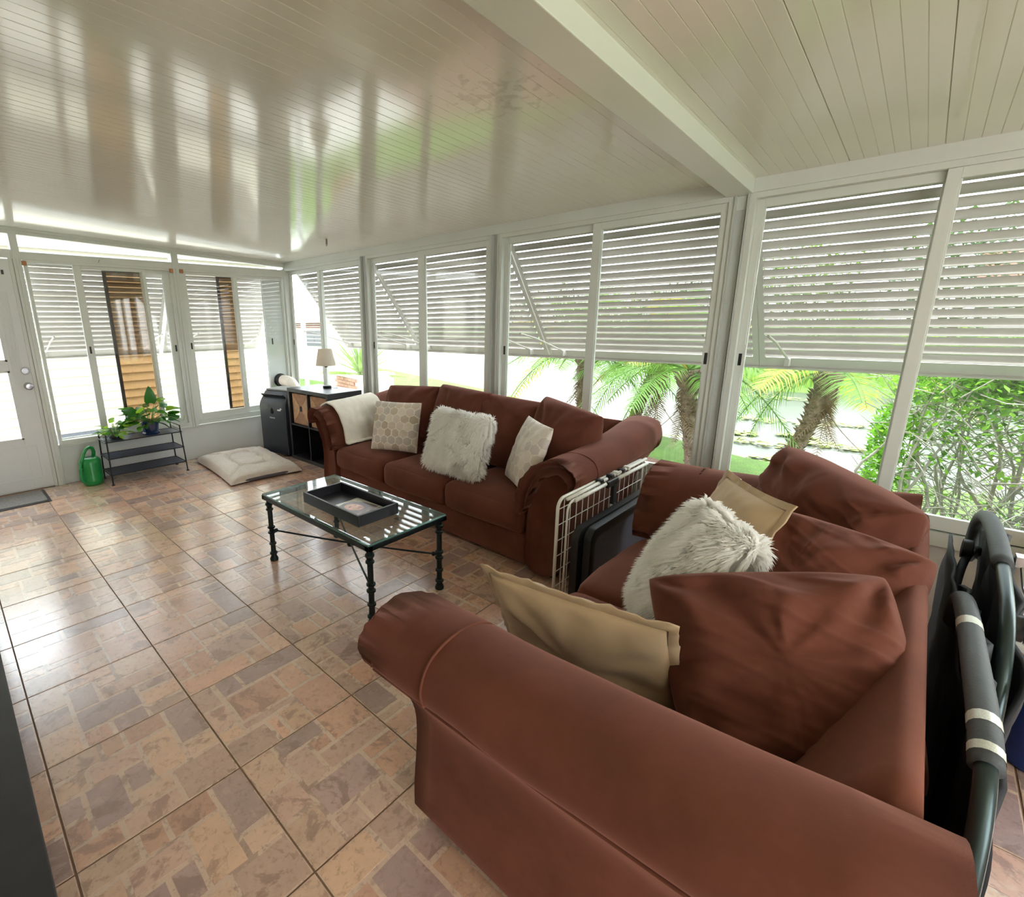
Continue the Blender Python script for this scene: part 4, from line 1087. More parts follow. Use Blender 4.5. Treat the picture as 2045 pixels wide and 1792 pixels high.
for k, (x, lb) in enumerate(((4.497, 'black plastic crate tray against the wire crate, the inner one'), (4.545, 'black plastic crate tray with a grey floor, the outer one'))):
    root = T('crate_tray', lb, 'tray', (x, -.70+.03*k, 0), 0, 'crate trays')
    def rr_ring(dx, a, b_, r): 
        out = []
        for (sy_, sz_, a0) in ((1, 1, 0), (-1, 1, PI/2), (-1, -1, PI), (1, -1, 3*PI/2)):
            for q in range(6): t = a0+q/5*PI/2; out.append((dx, sy_*(a-r)+r*math.cos(t), .235+sz_*(b_-r)+r*math.sin(t)))
        return out
    mb = MB(); mb.loft([rr_ring(-.020, .44, .235, .06), rr_ring(.016, .44, .235, .06), rr_ring(.020, .432, .227, .055), rr_ring(.018, .395, .19, .05), rr_ring(-.006, .38, .175, .045)]); mb.build('rim', BLACKP, root, angle=.6)
    mb = MB(); mb.loft([rr_ring(-.006, .378, .173, .045), rr_ring(-.002, .374, .169, .045)]); mb.build('floor_panel', pm('grey_pan', lin(84, 86, 98), .45, var=(30, .1)), root)

# ------------------------------------------------------------------ folded camping chairs, bag, board, bench
FABB = pm('black_polyester', (.012, .013, .015), .75, var=(9, .3), bump=(300, .2, .001)); FOAM = pm('grey_foam_grip', lin(66, 70, 72), .6, var=(40, .1), bump=(160, .35, .002)); GUN = pm('dark_steel_tube', lin(60, 72, 72), .3, .7)
REFL = pm('reflective_band', lin(206, 208, 196), .35, .2, var=(400, .2)); CHRM = pm('bright_steel', lin(200, 200, 204), .22, 1.0)
def spline(P, n=8):
    P = [Vector(p) for p in P]; out = []
    for i in range(len(P)-1):
        p0 = P[max(0, i-1)]; p1 = P[i]; p2 = P[i+1]; p3 = P[min(len(P)-1, i+2)]
        for k in range(n):
            t = k/n; out.append(.5*((2*p1)+(p2-p0)*t+(2*p0-5*p1+4*p2-p3)*t*t+(3*p1-p0-3*p2+p3)*t**3))
    out.append(P[-1]); return out
def folded_chair(label, x, path, foam_to, fabric, bands):
    root = T('folded_chair', label, 'chair', (x, 0, 0), 0, 'folded camping chairs')
    pts = spline([(0, p[0], p[1]) for p in path])
    mb = MB(); mb.tube(pts, .0145, 12); mb.build('frame_tube', GUN, root, smooth=True)
    k = int(len(pts)*foam_to); mb = MB(); rad = [.0225]*k; rad[0] = .014; rad[1] = .020
    mb.tube(pts[:k], rad, 16); g = mb.build('foam_grip', FOAM, root, smooth=True)
    if bands:
        for a, b_ in bands:
            s0 = max(1, int(k*a)); s1 = max(s0+2, int(k*b_)); mb = MB(); mb.tube(pts[s0:s1], .0232, 16, cap=False)
            mb.build('reflective_band', REFL, g, smooth=True)
    # sagging fabric
    n = len(fabric); nn = 18; vs = []; 
    top = [Vector((.02, a[0], a[1])) for a in fabric[0]]; bot = [Vector((.035, a[0], a[1])) for a in fabric[1]]
    top = spline(top, 6); bot = spline(bot, 6); mm = min(len(top), len(bot)); mb = MB(); rows = []
    for i in range(nn+1):
        t = i/nn; row = []
        for j in range(mm):
            p = top[j].lerp(bot[j], t); p.x += .020*noise.noise(Vector((p.y*7, p.z*3, 2)))+.012*math.sin(p.y*26+p.z*4); row.append(p)
        rows.append(row)
    mb.loft(rows, 0, False, False); f = mb.build('seat_fabric', FABB, root, smooth=True); s_ = f.modifiers.new('s', 'SOLIDIFY'); s_.thickness = .012; s_.offset = 0
    return root
c1 = folded_chair('folded black camping chair nearest, grey foam grip with pale bands', 5.722, [(-1.19, .56), (-1.22, .655), (-1.36, .695), (-1.7, .715), (-1.98, .72), (-2.10, .665), (-2.17, .52), (-2.22, .3), (-2.25, .015)], .56, ([(-.95, .60), (-1.3, .655), (-1.7, .69), (-2.10, .64)], [(-.95, .03), (-1.4, .02), (-1.8, .02), (-2.25, .04)]), [(.54, .60), (.86, .91), (.935, .985)])
c2 = folded_chair('folded black camping chair behind, taller with a steel hinge', 5.79, [(-.40, .50), (-.42, .66), (-.60, .74), (-.9, .765), (-1.2, .745), (-1.42, .69), (-1.55, .55), (-1.60, .3), (-1.62, .015)], .48, ([(-.44, .64), (-.72, .735), (-1.1, .74), (-1.5, .63)], [(-.5, .03), (-.9, .02), (-1.3, .02), (-1.7, .03)]), None)
mb = MB(); A = spline([(-.058, -.42, .60), (-.062, -.8, .615), (-.06, -1.2, .60), (-.055, -1.55, .56)], 6); B = spline([(-.05, -.42, .03), (-.05, -.8, .02), (-.05, -1.2, .02), (-.05, -1.55, .03)], 6); rows = []
for i in range(15):
    rows.append([A[j].lerp(B[j], i/14)+Vector((.012*noise.noise(Vector((A[j].y*8, i*.4, 1))), 0, 0)) for j in range(len(A))])
mb.loft(rows, 0, False, False); f = mb.build('back_fabric', FABB, c2, smooth=True); s_ = f.modifiers.new('s', 'SOLIDIFY'); s_.thickness = .008
for (r_, y, z, x, rad) in ((c2, -1.30, .655, .03, .035), (c2, -.62, .615, -.03, .035), (c1, -2.12, .40, .04, .032)):
    Mh = Matrix.Translation((x, y, z)) @ Matrix.Rotation(PI/2, 4, 'Y')
    mb = MB(); mb.lathe([(0, -.012), (rad, -.012), (rad, .012), (rad*.8, .016), (0, .016)], 20, 0, Mh, cap=False); h = mb.build('hinge', BLACKP, r_, angle=.6)
    mb = MB(); mb.lathe([(0, .014), (.009, .016), (.009, .021), (0, .023)], 10, 0, Mh, cap=False); mb.build('rivet', CHRM, h)
mb = MB(); mb.tube(spline([(.045, -1.05, .74), (.05, -1.12, .70), (.05, -1.20, .70), (.045, -1.30, .69), (.04, -1.38, .65)]), .005, 6); mb.box(.030, .050, -1.06, -1.02, .735, .765); mb.build('steel_link', CHRM, c2)
mb = MB(); mb.tube(spline([(.06, -1.55, .62), (.065, -1.75, .60), (.065, -2.0, .58), (.06, -2.2, .50)]), .020, 10); mb.build('lower_tube', GUN, c2, smooth=True)
mb = MB(); mb.tube(spline([(.03, -.40, .52), (.0, -.55, .60), (-.03, -.66, .585), (-.045, -.78, .53), (-.05, -.9, .46)]), .012, 8); mb.build('strap', FABB, c2, smooth=True)
mb = MB(); mb.lathe([(0, 0), (.09, 0), (.105, .02), (.108, .25), (.10, .46), (.075, .51), (.04, .53), (0, .535)], 20, 0, None, cap=False)
o = mb.build('storage_bag', pm('blue_polyester', lin(24, 56, 128), .7, var=(8, .2), bump=(30, .3, .006)), smooth=True, loc=(6.03, -.82, 0)); tag(o, 'royal blue upright storage bag at the right edge behind the chairs', 'bag')
mb = MB(); mb.box(6.05, 6.07, -.60, -.10, 0, .60); o = mb.build('wooden_board', pm('raw_pine', lin(196, 150, 98), .6, var=(6, .15)), bevel=.002); tag(o, 'pale wooden board standing behind the blue bag', 'board')
mb = MB(); mb.box(5.55, 5.64, -.028, -.022, .478, .56); o = mb.build('paper_card', pm('pale_card', lin(214, 206, 214), .6)); tag(o, 'small pale card on the window sill behind the loveseat', 'card')
root = T('tv_bench', 'low black bench along the left picture edge', 'bench', (3.40, -3.395, 0))
TB = pm('black_brown_laminate', lin(38, 38, 42), .5, var=(18, .2), bump=(45, .12, .001))
mb = MB(); mb.box(-1.30, 1.30, -.225, .225, .41, .45); mb.build('top', TB, root, bevel=.002)
for x in (-1.29, -.45, .42, 1.26): mb = MB(); mb.box(x, x+.03, -.215, .205, .0, .41); mb.build('side_panel', TB, root)
for x in (-1.255, -.415, .455): mb = MB(); mb.box(x, x+.80, .195, .213, .05, .405); d = mb.build('door', TB, root, bevel=.002)
mb = MB(); mb.box(-1.26, 1.26, -.215, .19, .03, .05); mb.build('bottom', TB, root)

# ------------------------------------------------------------------ unseen uplighter added behind the camera to brighten the room
def added_uplighter(x, y, watts, label):
    root = T('added_fill_lamp', label, 'lamp', (x, y, 0))
    mb = MB(); mb.lathe([(0, 0), (.13, 0), (.13, .02), (.02, .035), (0, .035)], 24, cap=False); mb.build('base', BLACKP, root, angle=.6)
    mb = MB(); mb.tube([(0, 0, .03), (0, 0, 1.62)], .012, 10); mb.build('pole', BLACKP, root, smooth=True)
    mb = MB(); mb.lathe([(.02, 1.60), (.10, 1.64), (.16, 1.72), (.155, 1.72), (.095, 1.65), (.02, 1.62)], 28, cap=False); mb.build('bowl', ACL, root, smooth=True)
    l = bpy.data.lights.new('fill_bulb', 'POINT'); l.energy = watts; l.color = (1, .98, .95); l.shadow_soft_size = .06
    o = bpy.data.objects.new('fill_bulb', l); COL.objects.link(o); o.parent = root; o.location = (0, 0, 1.74)
added_uplighter(7.3, -3.2, FILLW, 'unseen black uplighter added as fill behind the camera by the end wall')
# ------------------------------------------------------------------ outside: ground, pond, banks
GZ, WZ = -.30, -.52
LAWN = pm('lawn_grass', lin(84, 116, 38), .9, var=(3.5, .3, .75), bump=(60, .9, .03))
shore = [(-40, 22), (-9.74, 9.3), (-2.2, 6.9), (1.2, 5.2), (2.5, 4.75), (3.4, 4.3), (4.1, 4.0), (5.2, 3.9), (7, 4.1), (10, 5), (24, 9)]
mb = MB(); a = [(x, y, GZ) for x, y in shore]; b_ = [(x, y+.35, WZ-.06) for x, y in shore]; c_ = [(x if i not in (0, len(shore)-1) else x, -8, GZ) for i, (x, y) in enumerate(shore)]
mb.loft([c_, a, b_], 0, False, False)
o = mb.build('lawn', LAWN); tag(o, 'bright mown lawn sloping to the pond', None, None, 'structure')
mb = MB(); mb.add([(-60, -2, WZ), (40, -2, WZ), (40, 80, WZ), (-60, 80, WZ)], [(0, 1, 2, 3)])
pw = pm('pond_water', lin(68, 73, 62), .32, var=(.6, .12), bump=(3.5, .04, .02), spec=.12)
o = mb.build('pond', pw); tag(o, 'still pale green pond water', None, None, 'structure')
mb = MB(); fb = [(-60, 46), (-30, 38), (-14, 29), (-7, 24), (-1, 17), (1, 14), (2.6, 13.2), (5, 13.6), (9, 13), (16, 12), (34, 14)]
mb.loft([[(x, y-.3, WZ-.1) for x, y in fb], [(x, y+.2, WZ+.12) for x, y in fb], [(x*1.02, y+2.6, WZ+.75) for x, y in fb], [(x*1.05, y+9, WZ+1.0) for x, y in fb], [(x*1.3, y+45, WZ+1.2) for x, y in fb]], 0, False, False)
o = mb.build('far_bank', LAWN, smooth=True); tag(o, 'grassy bank on the far side of the pond', None, None, 'structure')
# tall grass along the far bank (uncountable)
rnd = random.Random(5); mb = MB()
for i in range(2600):
    k = rnd.choices(range(len(fb)-1), (.2, .5, .8, 1, 2, 3, 3, 4, 3, 1))[0]; t = rnd.random()
    x = fb[k][0]+(fb[k+1][0]-fb[k][0])*t; y = fb[k][1]+(fb[k+1][1]-fb[k][1])*t+rnd.uniform(.1, 3); z = WZ+.1+.22*min(2.6, max(0, y-fb[k][1]-.2))*.9
    h = rnd.uniform(.25, .75); w_ = rnd.uniform(.02, .06); l = rnd.uniform(-.2, .2)
    mb.add([(x-w_, y, z), (x+w_, y, z), (x+l, y+rnd.uniform(-.1, .1), z+h)], [(0, 1, 2)])
o = mb.build('bank_grass', leaf_mat('bank_grass_leaf', lin(104, 136, 52), .35)); tag(o, 'tall wild grass along the far bank', 'grass', None, 'stuff')
# mulch strip
mb = MB(); mb.add([(-1.2, .5, GZ+.01), (4.0, .5, GZ+.01), (3.9, 2.9, GZ+.012), (2.9, 3.3, GZ+.012), (1.4, 3.2, GZ+.012), (-.5, 2.4, GZ+.01)], [(0, 1, 2, 3, 4, 5)])
o = mb.build('mulch_bed', pm('mulch', lin(112, 80, 70), .95, var=(14, .35), bump=(40, 1, .03))); tag(o, 'reddish mulch bed under the windows', None, None, 'structure')
# lily patches
LIL = leaf_mat('lily_leaf', lin(136, 150, 70), .2)
for n_, (x, y, a, b_) in enumerate(((3.8, 6.0, .55, .22), (4.75, 6.5, .5, .2), (3.7, 8.2, .8, .3), (4.0, 4.75, .8, .22), (4.5, 5.0, .5, .14), (4.25, 6.9, .3, .14), (3.45, 6.6, .3, .2), (2.6, 5.4, .9, .2), (5.0, 8.6, .7, .2), (2.9, 11.6, 1.2, .25))):
    rnd = random.Random(n_+30); mb = MB()
    for i in range(90):
        t = rnd.random()*2*PI; r_ = math.sqrt(rnd.random()); px, py = x+a*r_*math.cos(t), y+b_*r_*math.sin(t); s = rnd.uniform(.03, .06)
        z = WZ+.006+rnd.random()*.03
        mb.add([(px+s*math.cos(q), py+s*math.sin(q), z+rnd.uniform(0, .012)) for q in (0, 1.05, 2.1, 3.14, 4.2, 5.2)], [(0, 1, 2, 3, 4, 5)])
    o = mb.build('lily_pads', LIL); tag(o, 'floating patch of yellow-green lily pads on the pond', 'water plants', 'lily patches on the pond', 'stuff')

# ------------------------------------------------------------------ palms
PLM = [leaf_mat('palm_frond_green', lin(104, 142, 66), .5), leaf_mat('palm_frond_yellow', lin(176, 160, 70), .5), leaf_mat('palm_frond_dry', lin(112, 92, 70), .15)]
BARK = pm('palm_bark', lin(122, 104, 90), .95, var=(22, .35), bump=(40, 1, .03))
def frond(n=34, L=1.15, droop=.55, seed=0, leaf=.30):
    rnd = random.Random(seed); mb = MB(); P = []
    for i in range(15):
        t = i/14; P.append(Vector((0, L*(t-.12*t*t), .22*t-droop*t*t)))
    mb.tube(P, [.010*(1-.8*i/14)+.002 for i in range(15)], 5)
    for i in range(n):
        t = .16+.84*(i/(n-1)); k = min(13, int(t*14)); f = t*14-k; p = P[k].lerp(P[min(14, k+1)], f); tg = (P[min(14, k+1)]-P[k]).normalized()
        ln = leaf*(math.sin(PI*min(1, .12+t*.86))**.6)*rnd.uniform(.85, 1.1)+.03
        for sg in (-1, 1):
            out = Vector((sg, 0, 0)); d = (out*.95+tg*.65+Vector((0, 0, rnd.uniform(.0, .25)))).normalized()
            m_ = p+d*ln*.55+Vector((0, 0, -.02)); e = p+d*ln+Vector((0, 0, -.30*ln-rnd.uniform(0, .04)))
            wv = tg*.0085
            mb.add([p-wv, p+wv, m_+wv*.9, m_-wv*.9, e], [(0, 1, 2, 3), (3, 2, 4)])
    return mb
fr_mesh = {}
def palm(label, base, crown, r0, nf, seed, Ls=1.0, dry=5):
    rnd = random.Random(seed); base = Vector(base); crown = Vector(crown)
    root = T('palm_tree', label, 'tree', base, 0, 'palms on the lawn by the pond')
    rel = crown-base; mid = rel*.5+Vector((rnd.uniform(-.03, .03), 0, 0))
    pts = spline([Vector((0, 0, -.05)), mid*.5, mid*1.1, rel*.82, rel])
    N = len(pts); mb = MB(); mb.tube(pts, [r0*(1.15-.25*min(1, i/(N*.4))+(.55 if i/N > .72 else 0)*math.sin(PI*(i/N-.72)/.33)) for i in range(N)], 14); mb.build('trunk', BARK, root, smooth=True)
    mb = MB()
    for i in range(210):
        t = rnd.uniform(.03, .97); k = int(t*(N-1)); p = pts[k]; a = rnd.random()*2*PI; rr_ = r0*(1.0+(.5*math.sin(PI*(t-.72)/.33) if t > .72 else 0))
        o_ = Vector((math.cos(a), math.sin(a), 0)); q = p+o_*rr_*.85; s = Vector((-o_.y, o_.x, 0))*.018; tip = p+o_*(rr_+.035)+Vector((0, 0, .055))
        mb.add([q-s, q+s, q+Vector((0, 0, .035)), tip], [(0, 1, 3), (1, 2, 3), (2, 0, 3)])
    st = mb.build('leaf_stubs', BARK, root); st['kind'] = 'stuff'
    for i in range(nf):
        isdry = i >= nf-dry; v = i % 4
        key = ('d' if isdry else v)
        mat = PLM[2] if isdry else PLM[1 if rnd.random() < .18 else 0]
        kk = (key, mat.name)
        if kk not in fr_mesh:
            fr_mesh[kk] = o = frond(34, 1.0, (1.25 if isdry else .35+.22*v), 50+v, .18 if isdry else .30).build('frond', mat, root, smooth=False)
        else: o = link_copy(fr_mesh[kk], root)
        az = i*2.39996+rnd.uniform(-.25, .25)
        el = rnd.uniform(-1.25, -.95) if isdry else 1.15-1.35*(i/max(1, nf-dry-1))+rnd.uniform(-.1, .1)
        s = Ls*rnd.uniform(.85, 1.1)*(.62 if isdry else 1)
        o.matrix_local = Matrix.Translation(rel+Vector((0, 0, -.05 if isdry else 0))) @ Matrix.Rotation(az, 4, 'Z') @ Matrix.Rotation(el, 4, 'X') @ Matrix.Diagonal((s, s, s, 1))
    return root
palm('palm with a thick brown trunk seen left of the ceiling-beam post', (3.83, 3.0, GZ), (3.62, 3.0, .86), .095, 26, 1, 1.08)
palm('leaning palm with dry brown skirt seen behind the loveseat', (4.60, 3.08, GZ), (4.92, 3.12, .92), .078, 24, 2, .95, 9)
palm('slimmer leaning palm, second from the beam post through the sofa window', (2.38, 4.5, GZ), (2.80, 4.4, .90), .085, 30, 3, 1.35)
palm('palm seen at the middle bar of the sofa window, left of the others', (1.72, 4.2, GZ), (1.74, 4.1, .92), .085, 30, 4, 1.45)

# ------------------------------------------------------------------ hedge and fence
HL = [leaf_mat('hedge_leaf', lin(142, 190, 78), .5), leaf_mat('hedge_leaf_dark', lin(92, 136, 60), .45)]  # lighter and darker green leaves, mixed at random
root = T('hedge', 'leafy green hedge with bare grey stems outside the right window', 'hedge', (0, 0, 0))
TW = pm('hedge_bark', lin(164, 157, 148), .9, var=(14, .2))
rnd = random.Random(12)
def leafpt(mb, p, s, d):
    d = d.normalized(); x = d.cross(Vector((.1, .2, 1))).normalized(); n_ = x.cross(d)
    a = p; mb.add([a, a+d*s*.5+x*s*.28+n_*s*.06, a+d*s, a+d*s*.5-x*s*.28+n_*s*.06, a+d*s*.5-n_*s*.03], [(0, 1, 4), (1, 2, 4), (2, 3, 4), (3, 0, 4)])
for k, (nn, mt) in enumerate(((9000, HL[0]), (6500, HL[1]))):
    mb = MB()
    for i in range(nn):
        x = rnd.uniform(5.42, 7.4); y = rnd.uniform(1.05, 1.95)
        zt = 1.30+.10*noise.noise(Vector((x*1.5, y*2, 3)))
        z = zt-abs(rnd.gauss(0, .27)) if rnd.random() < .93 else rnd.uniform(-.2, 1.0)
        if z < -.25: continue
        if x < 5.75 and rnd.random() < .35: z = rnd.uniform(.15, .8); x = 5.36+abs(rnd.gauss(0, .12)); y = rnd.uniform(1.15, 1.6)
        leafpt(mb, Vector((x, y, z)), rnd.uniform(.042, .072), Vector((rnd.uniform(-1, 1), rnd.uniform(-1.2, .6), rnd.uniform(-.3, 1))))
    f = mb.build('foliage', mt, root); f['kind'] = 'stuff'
for i in range(56):
    x = 5.55+i*.034+rnd.uniform(-.05, .05); y = rnd.uniform(1.2, 1.8); P = [Vector((x, y, GZ-.02))]
    for q in range(5): P.append(P[-1]+Vector((rnd.uniform(-.13, .13), rnd.uniform(-.10, .08), rnd.uniform(.20, .32))))
    r0 = rnd.uniform(.008, .020)
    mb = MB(); mb.tube(spline(P, 3), [r0*(1-.8*k/15) for k in range(16)], 6); mb.build('stem', TW, root, smooth=True)
mb = MB()
for i in range(1300):
    p = Vector((rnd.uniform(5.45, 7.4), rnd.uniform(1.05, 1.9), rnd.uniform(-.1, 1.15))); d = Vector((rnd.uniform(-1, 1), rnd.uniform(-.6, .6), rnd.uniform(-.2, 1))).normalized()*rnd.uniform(.15, .42)
    mb.tube([p, p+d*.5+Vector((0, 0, rnd.uniform(-.02, .04))), p+d], [.004, .003, .0015], 4)
f = mb.build('twigs', TW, root); f['kind'] = 'stuff'
root = T('wire_fence', 'chain-link wire fence behind the hedge stems', 'fence', (0, 0, 0))
mb = MB(); fx0, fx1, fz0, fz1 = 5.6, 8.6, GZ, .62; step = .075; h = fz1-fz0; u = fx0-h
while u < fx1:
    for sg in (1, -1):
        a = (u, fz0) if sg > 0 else (u, fz1); b_ = (u+h, fz1) if sg > 0 else (u+h, fz0)
        x0, z0 = a; x1, z1 = b_
        if x0 < fx0: t = (fx0-x0)/(x1-x0); z0 = z0+(z1-z0)*t; x0 = fx0
        if x1 > fx1: t = (fx1-x0)/(x1-x0); z1 = z0+(z1-z0)*t; x1 = fx1
        if x1-x0 > .02: mb.tube([(x0, 2.1, z0), (x1, 2.1+.004*sg, z1)], .0028, 4)
    u += step
f = mb.build('wire_mesh', pm('galvanised_wire', lin(150, 150, 140), .5, .6), root); f['kind'] = 'stuff'
for x in (5.6, 7.1, 8.6): mb = MB(); mb.tube([(x, 2.12, GZ-.05), (x, 2.12, .66)], .022, 10); mb.build('post', MATS['galvanised_wire'], root)

# ------------------------------------------------------------------ neighbour's siding wall
SID = pm('cream_siding', lin(188, 184, 168), .55, var=(3, .03))
root = T('neighbour_house', 'cream lap-sided neighbour house beyond the end windows', 'house', (0, 0, 0))
mb = MB(); mb.box(-3.2, -2.93, -7, 1.25, -.05, 2.50); mb.build('wall', SID, root)
mb = MB(); mb.add([(-2.886, -7, .018), (-2.886, 1.28, .018), (-2.926, 1.28, .135), (-2.925, -7, .135), (-2.93, -7, .0), (-2.93, 1.28, .0)], [(0, 1, 2, 3), (0, 4, 5, 1), (2, 1, 5), (3, 4, 0)])
f1 = o = mb.build('siding_board', SID, root)
for k in range(1, 20):
    o = link_copy(f1, root); o.location = (0, 0, .122*k)
mb = MB(); mb.box(-3.6, -2.80, -7, 1.5, 2.47, 2.53); mb.box(-2.82, -2.78, -7, 1.5, 2.42, 2.56); mb.build('eave', pm('eave_white', lin(214, 214, 214), .5), root)
mb = MB(); mb.add([(-2.78, -7, 2.56), (-2.78, 1.5, 2.56), (-6, 1.5, 3.0), (-6, -7, 3.0)], [(0, 1, 2, 3)]); mb.build('roof', pm('roof_shingle', lin(120, 116, 112), .9, var=(9, .2)), root)
mb = MB(); mb.box(-3.0, -2.94, -7, 1.25, GZ, -.05); mb.build('skirting', pm('skirt_shade', lin(88, 92, 100), .7), root); pm('skirt_white', lin(206, 206, 204), .6)  # skirting coloured dark grey for the shade behind the lattice
# lattice, every lath its own piece
root = T('lattice_panel', 'white diagonal lattice panel at the neighbour wall seen through the door', 'lattice', (0, 0, 0))
LATM = MATS['skirt_white']
y0, y1, z0, z1 = -3.6, -2.74, GZ, .16
mb = MB(); mb.box(-2.86, -2.83, y1-.03, y1, z0, z1+.02); mb.box(-2.86, -2.83, y0, y1, z1-.02, z1+.02); mb.build('frame', LATM, root)
u = y0-.46
while u < y1:
    for sg in (1, -1):
        a, b_ = (u, z0 if sg > 0 else z1), (u+(z1-z0), z1 if sg > 0 else z0)
        ya, za = a; yb, zb = b_
        if ya < y0: t = (y0-ya)/(yb-ya); za += (zb-za)*t; ya = y0
        if yb > y1: t = (y1-ya)/(yb-ya); zb = za+(zb-za)*t; yb = y1
        if yb-ya < .05: continue
        mb = MB(); x = -2.845+.006*sg; d = .024
        mb.add([(x, ya-d, za), (x, ya+d, za), (x, yb+d, zb), (x, yb-d, zb), (x-.006, ya-d, za), (x-.006, ya+d, za), (x-.006, yb+d, zb), (x-.006, yb-d, zb)], [(0, 1, 2, 3), (7, 6, 5, 4), (0, 4, 5, 1), (1, 5, 6, 2), (2, 6, 7, 3), (3, 7, 4, 0)]); mb.build('lath', LATM, root)
    u += .135
mb = MB(); mb.add([(-2.93, -8, GZ+.012), (-2.93, 2.2, GZ+.012), (-.12, 2.2, GZ+.012), (-.12, -8, GZ+.012)], [(0, 1, 2, 3)])
o = mb.build('side_path', pm('pale_concrete', lin(206, 202, 194), .85, var=(4, .08))); tag(o, 'pale concrete strip between the two houses', None, None, 'structure')

# ------------------------------------------------------------------ far house through the corner window, planter, yucca, downspout
HW = pm('house_white', lin(238, 238, 234), .6); RED = pm('red_trim', lin(140, 52, 40), .6); SHUT = pm('shutter_red', lin(84, 34, 38), .6)
root = T('far_house', 'white house with red trim stripes beyond the corner window', 'house', (0, 0, 0))
mb = MB(); mb.box(-16, -6.3, 5.2, 5.6, GZ, 1.45); mb.build('wall', HW, root)
mb = MB(); mb.box(-16.3, -6.1, 4.6, 5.8, 1.45, 1.53); mb.build('eave', HW, root)
mb = MB(); mb.add([(-16.3, 4.6, 1.53), (-6.1, 4.6, 1.53), (-6.6, 5.8, 2.6), (-16.3, 5.8, 2.6)], [(0, 1, 2, 3)]); mb.build('roof', pm('white_roof', lin(240, 240, 238), .6), root)
for z in (1.30, 1.36, 1.42): mb = MB(); mb.box(-16, -6.0, 5.12, 5.2, z, z+.022); mb.build('trim_stripe', RED, root)
for k, z in enumerate((2.0, 2.07, 2.14)):
    mb = MB(); yy = 5.0+.0+k*.12; mb.box(-16, -6.9+.0*k, 4.47+.86+k*.13-.1, 4.47+.87+k*.13, z+.03, z+.055); mb.build('trim_stripe', RED, root)
w1 = T('window', None, None, (0, 0, 0)); w1.parent = root
mb = MB(); mb.box(-8.30, -7.28, 5.17, 5.2, .76, 1.22); g = mb.build('glazing', pm('dark_window', lin(42, 50, 62), .2), w1)
for z in (.86, .97, 1.08): mb = MB(); mb.box(-8.30, -7.28, 5.155, 5.172, z, z+.016); mb.build('muntin', HW, w1)
mb = MB(); mb.box(-7.17, -6.66, 5.16, 5.2, .72, 1.22); s = mb.build('shutter', SHUT, root)
for z in (.84, .96, 1.08): mb = MB(); mb.box(-7.17, -6.66, 5.15, 5.162, z, z+.018); mb.build('slat', pm('shutter_red_light', lin(120, 66, 68), .6), s)
mb = MB(); mb.box(-6.42, -6.22, 4.7, 4.9, GZ, 1.45); mb.build('porch_column', pm('column_cream', lin(236, 230, 206), .6), root)
BRK = [pm('planter_brick_%d' % i, c, .85, var=(30, .15)) for i, c in enumerate((lin(160, 120, 102), lin(150, 110, 94), lin(168, 130, 112)))]
root = T('brick_planter', 'pale brick planter outside the corner window', 'planter', (-3.2, 3.1, GZ), math.radians(-12))
mb = MB(); mb.box(-.70, .42, .02, .9, 0, .60); mb.build('core', pm('mortar', lin(210, 200, 188), .9), root)
mb = MB(); mb.box(-.72, .44, -.03, .92, .60, .66); mb.build('cap', pm('cap_stone', lin(224, 214, 200), .8), root)
bm_ = MB(); bm_.box(-.097, .097, -.012, .02, .005, .068); f1 = None
for r_ in range(8):
    for c in range(9):
        x = -.60+c*.206+(.103 if r_ % 2 else 0)
        if x > .34: continue
        if f1 is None: f1 = o = bm_.build('brick', BRK[0], root)
        else: o = link_copy(f1, root)
        o.location = (x, 0, r_*.074)
root = T('yucca', 'spiky green yucca rosette above the brick planter', 'plant', (-3.05, 3.35, GZ+.62))
YM = leaf_mat('yucca_leaf', lin(120, 146, 84), .35); f1 = None
rnd = random.Random(9)
for i in range(44):
    if f1 is None:
        mb = MB(); mb.add([(-.030, 0, 0), (.030, 0, 0), (.036, .4, .01), (-.036, .4, .01), (0, .95, -.03), (0, .4, -.012), (0, 0, -.02)], [(0, 6, 5, 3), (6, 1, 2, 5), (3, 5, 4), (5, 2, 4)]); f1 = o = mb.build('leaf', YM, root)
    else: o = link_copy(f1, root)
    s = rnd.uniform(1.0, 1.35)
    o.matrix_local = Matrix.Translation((0, 0, .05)) @ Matrix.Rotation(i*2.39996, 4, 'Z') @ Matrix.Rotation(rnd.uniform(-.15, 1.45), 4, 'X') @ Matrix.Diagonal((s, s, s, 1))
mb = MB(); mb.tube([(0, 0, -.05), (0, 0, .12)], .08, 10); mb.build('stem', BARK, root)
mb = MB(); mb.tube(spline([(-.17, .28, GZ), (-.17, .28, .6), (-.17, .28, 1.55), (-.165, .28, 1.70), (-.10, .27, 1.80), (.02, .24, 1.86), (.18, .20, 1.92)]), .030, 12)
o = mb.build('downspout', pm('white_pipe', lin(226, 228, 232), .4), smooth=True); tag(o, 'white downspout bending behind the corner window', 'pipe')
mb = MB(); mb.box(-.6, .9, .72, .735, 1.165, 1.185)
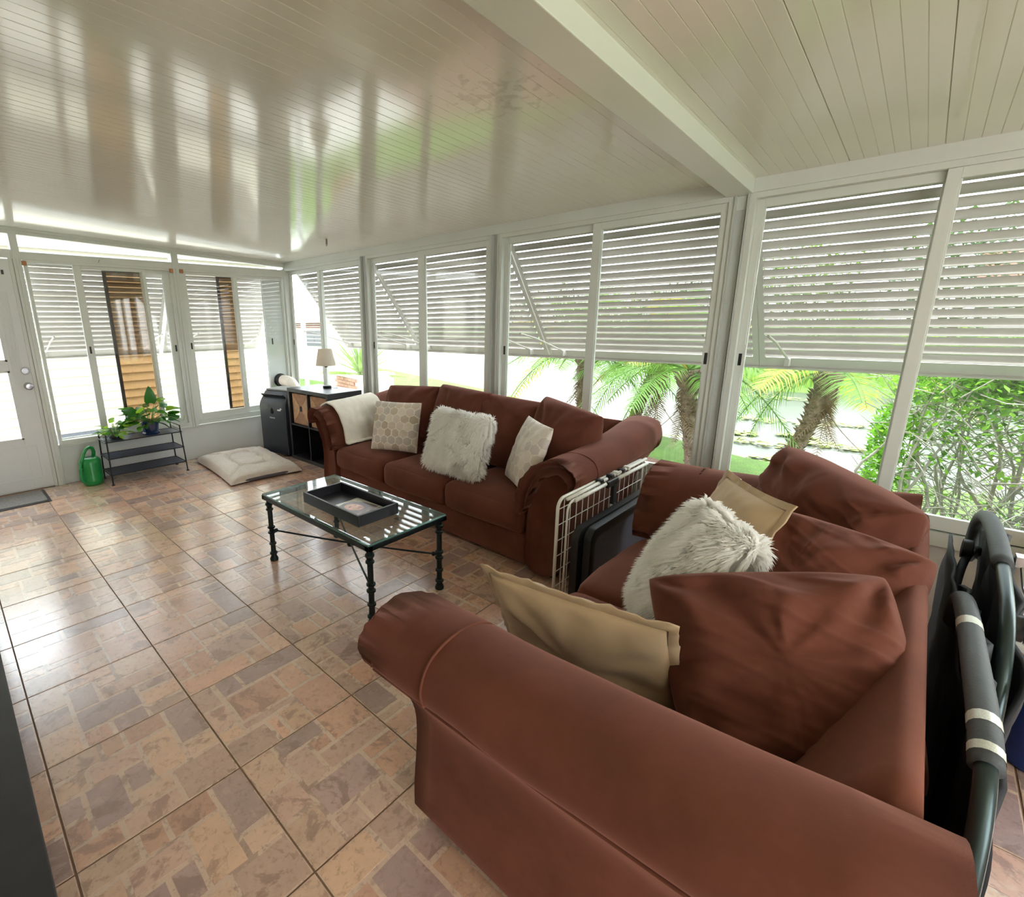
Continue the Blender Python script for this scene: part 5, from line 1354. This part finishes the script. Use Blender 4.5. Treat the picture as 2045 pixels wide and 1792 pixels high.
# ------------------------------------------------------------------ trees and a house beyond the pond
TL = [leaf_mat('tree_leaf_%d' % i, c, .35) for i, c in enumerate((lin(76, 104, 54), lin(100, 126, 62), lin(62, 90, 50)))]
def crown(n, seed):
    rnd = random.Random(seed); mb = MB()
    for i in range(n):
        v = Vector((rnd.gauss(0, 1), rnd.gauss(0, 1), rnd.gauss(0, 1))).normalized()*(rnd.random()**.33)
        v *= 1+.28*noise.noise(v*2.3+Vector((seed, 0, 0)))
        leafpt(mb, v, rnd.uniform(.10, .18), Vector((rnd.uniform(-1, 1), rnd.uniform(-1, 1), rnd.uniform(-.6, .8))))
    return mb
tm = [None]*3
spots = [(-36, 54, 2.4, 0), (-29, 49, 2.2, 1), (-22, 45, 2.6, 2), (-16, 40, 2.2, 0), (-10.5, 36, 2.0, 1), (-6, 31, 1.9, 2), (-2.6, 27, 2.0, 0), (1.4, 22.5, 2.3, 1), (6.0, 22.5, 2.5, 2), (10.6, 22.5, 2.4, 0), (15.2, 22, 2.4, 1), (20.2, 23, 2.6, 2)]
TLB = ['broad dark-leaved tree beyond the pond, seen through the louvres', 'lighter green tree beyond the pond, seen through the louvres', 'deep green bushy tree beyond the pond, seen through the louvres']
for i, (x, y, s, k) in enumerate(spots):
    root = T('tree', '%s %s tree beyond the pond, %s along the bank from the far house' % (('broad', 'rounded', 'bushy')[k], ('dark-leaved', 'lighter green', 'deep green')[k], ('first', 'second', 'third', 'fourth', 'fifth', 'sixth', 'seventh', 'eighth', 'ninth', 'tenth', 'eleventh', 'twelfth')[i]), 'tree', (x, y, WZ+.9), 0, 'trees beyond the pond')
    if tm[k] is None: tm[k] = o = crown(1500, k+3).build('crown', TL[k], root); o['kind'] = 'stuff'
    else: o = link_copy(tm[k], root)
    o.location = (0, 0, s*.95); o.scale = (s*.9, s*.9, s*.8); o.rotation_euler = (0, 0, i*1.3)
    mb = MB(); mb.tube([(0, 0, 0), (.1, 0, s*.4), (0, 0, s*.9)], [.16, .12, .06], 8); mb.build('trunk', BARK, root, smooth=True)
root = T('house_beyond_pond', 'low white house with red roof beyond the pond', 'house', (11, 27, WZ+1))
mb = MB(); mb.box(-4, 4, 0, 5, 0, 2.4); mb.build('wall', HW, root)
mb = MB(); mb.add([(-4.4, -.5, 2.35), (4.4, -.5, 2.35), (4.4, 2.5, 3.7), (-4.4, 2.5, 3.7), (4.4, 5.5, 2.35), (-4.4, 5.5, 2.35)], [(0, 1, 2, 3), (3, 2, 4, 5), (0, 3, 5), (1, 4, 2), (0, 5, 4, 1)]); mb.build('roof', pm('roof_red', lin(170, 78, 60), .8), root)
for x in (-2.5, .2, 2.4): mb = MB(); mb.box(x-.5, x+.5, -.03, 0, .9, 1.9); mb.build('window', MATS['dark_window'], root)
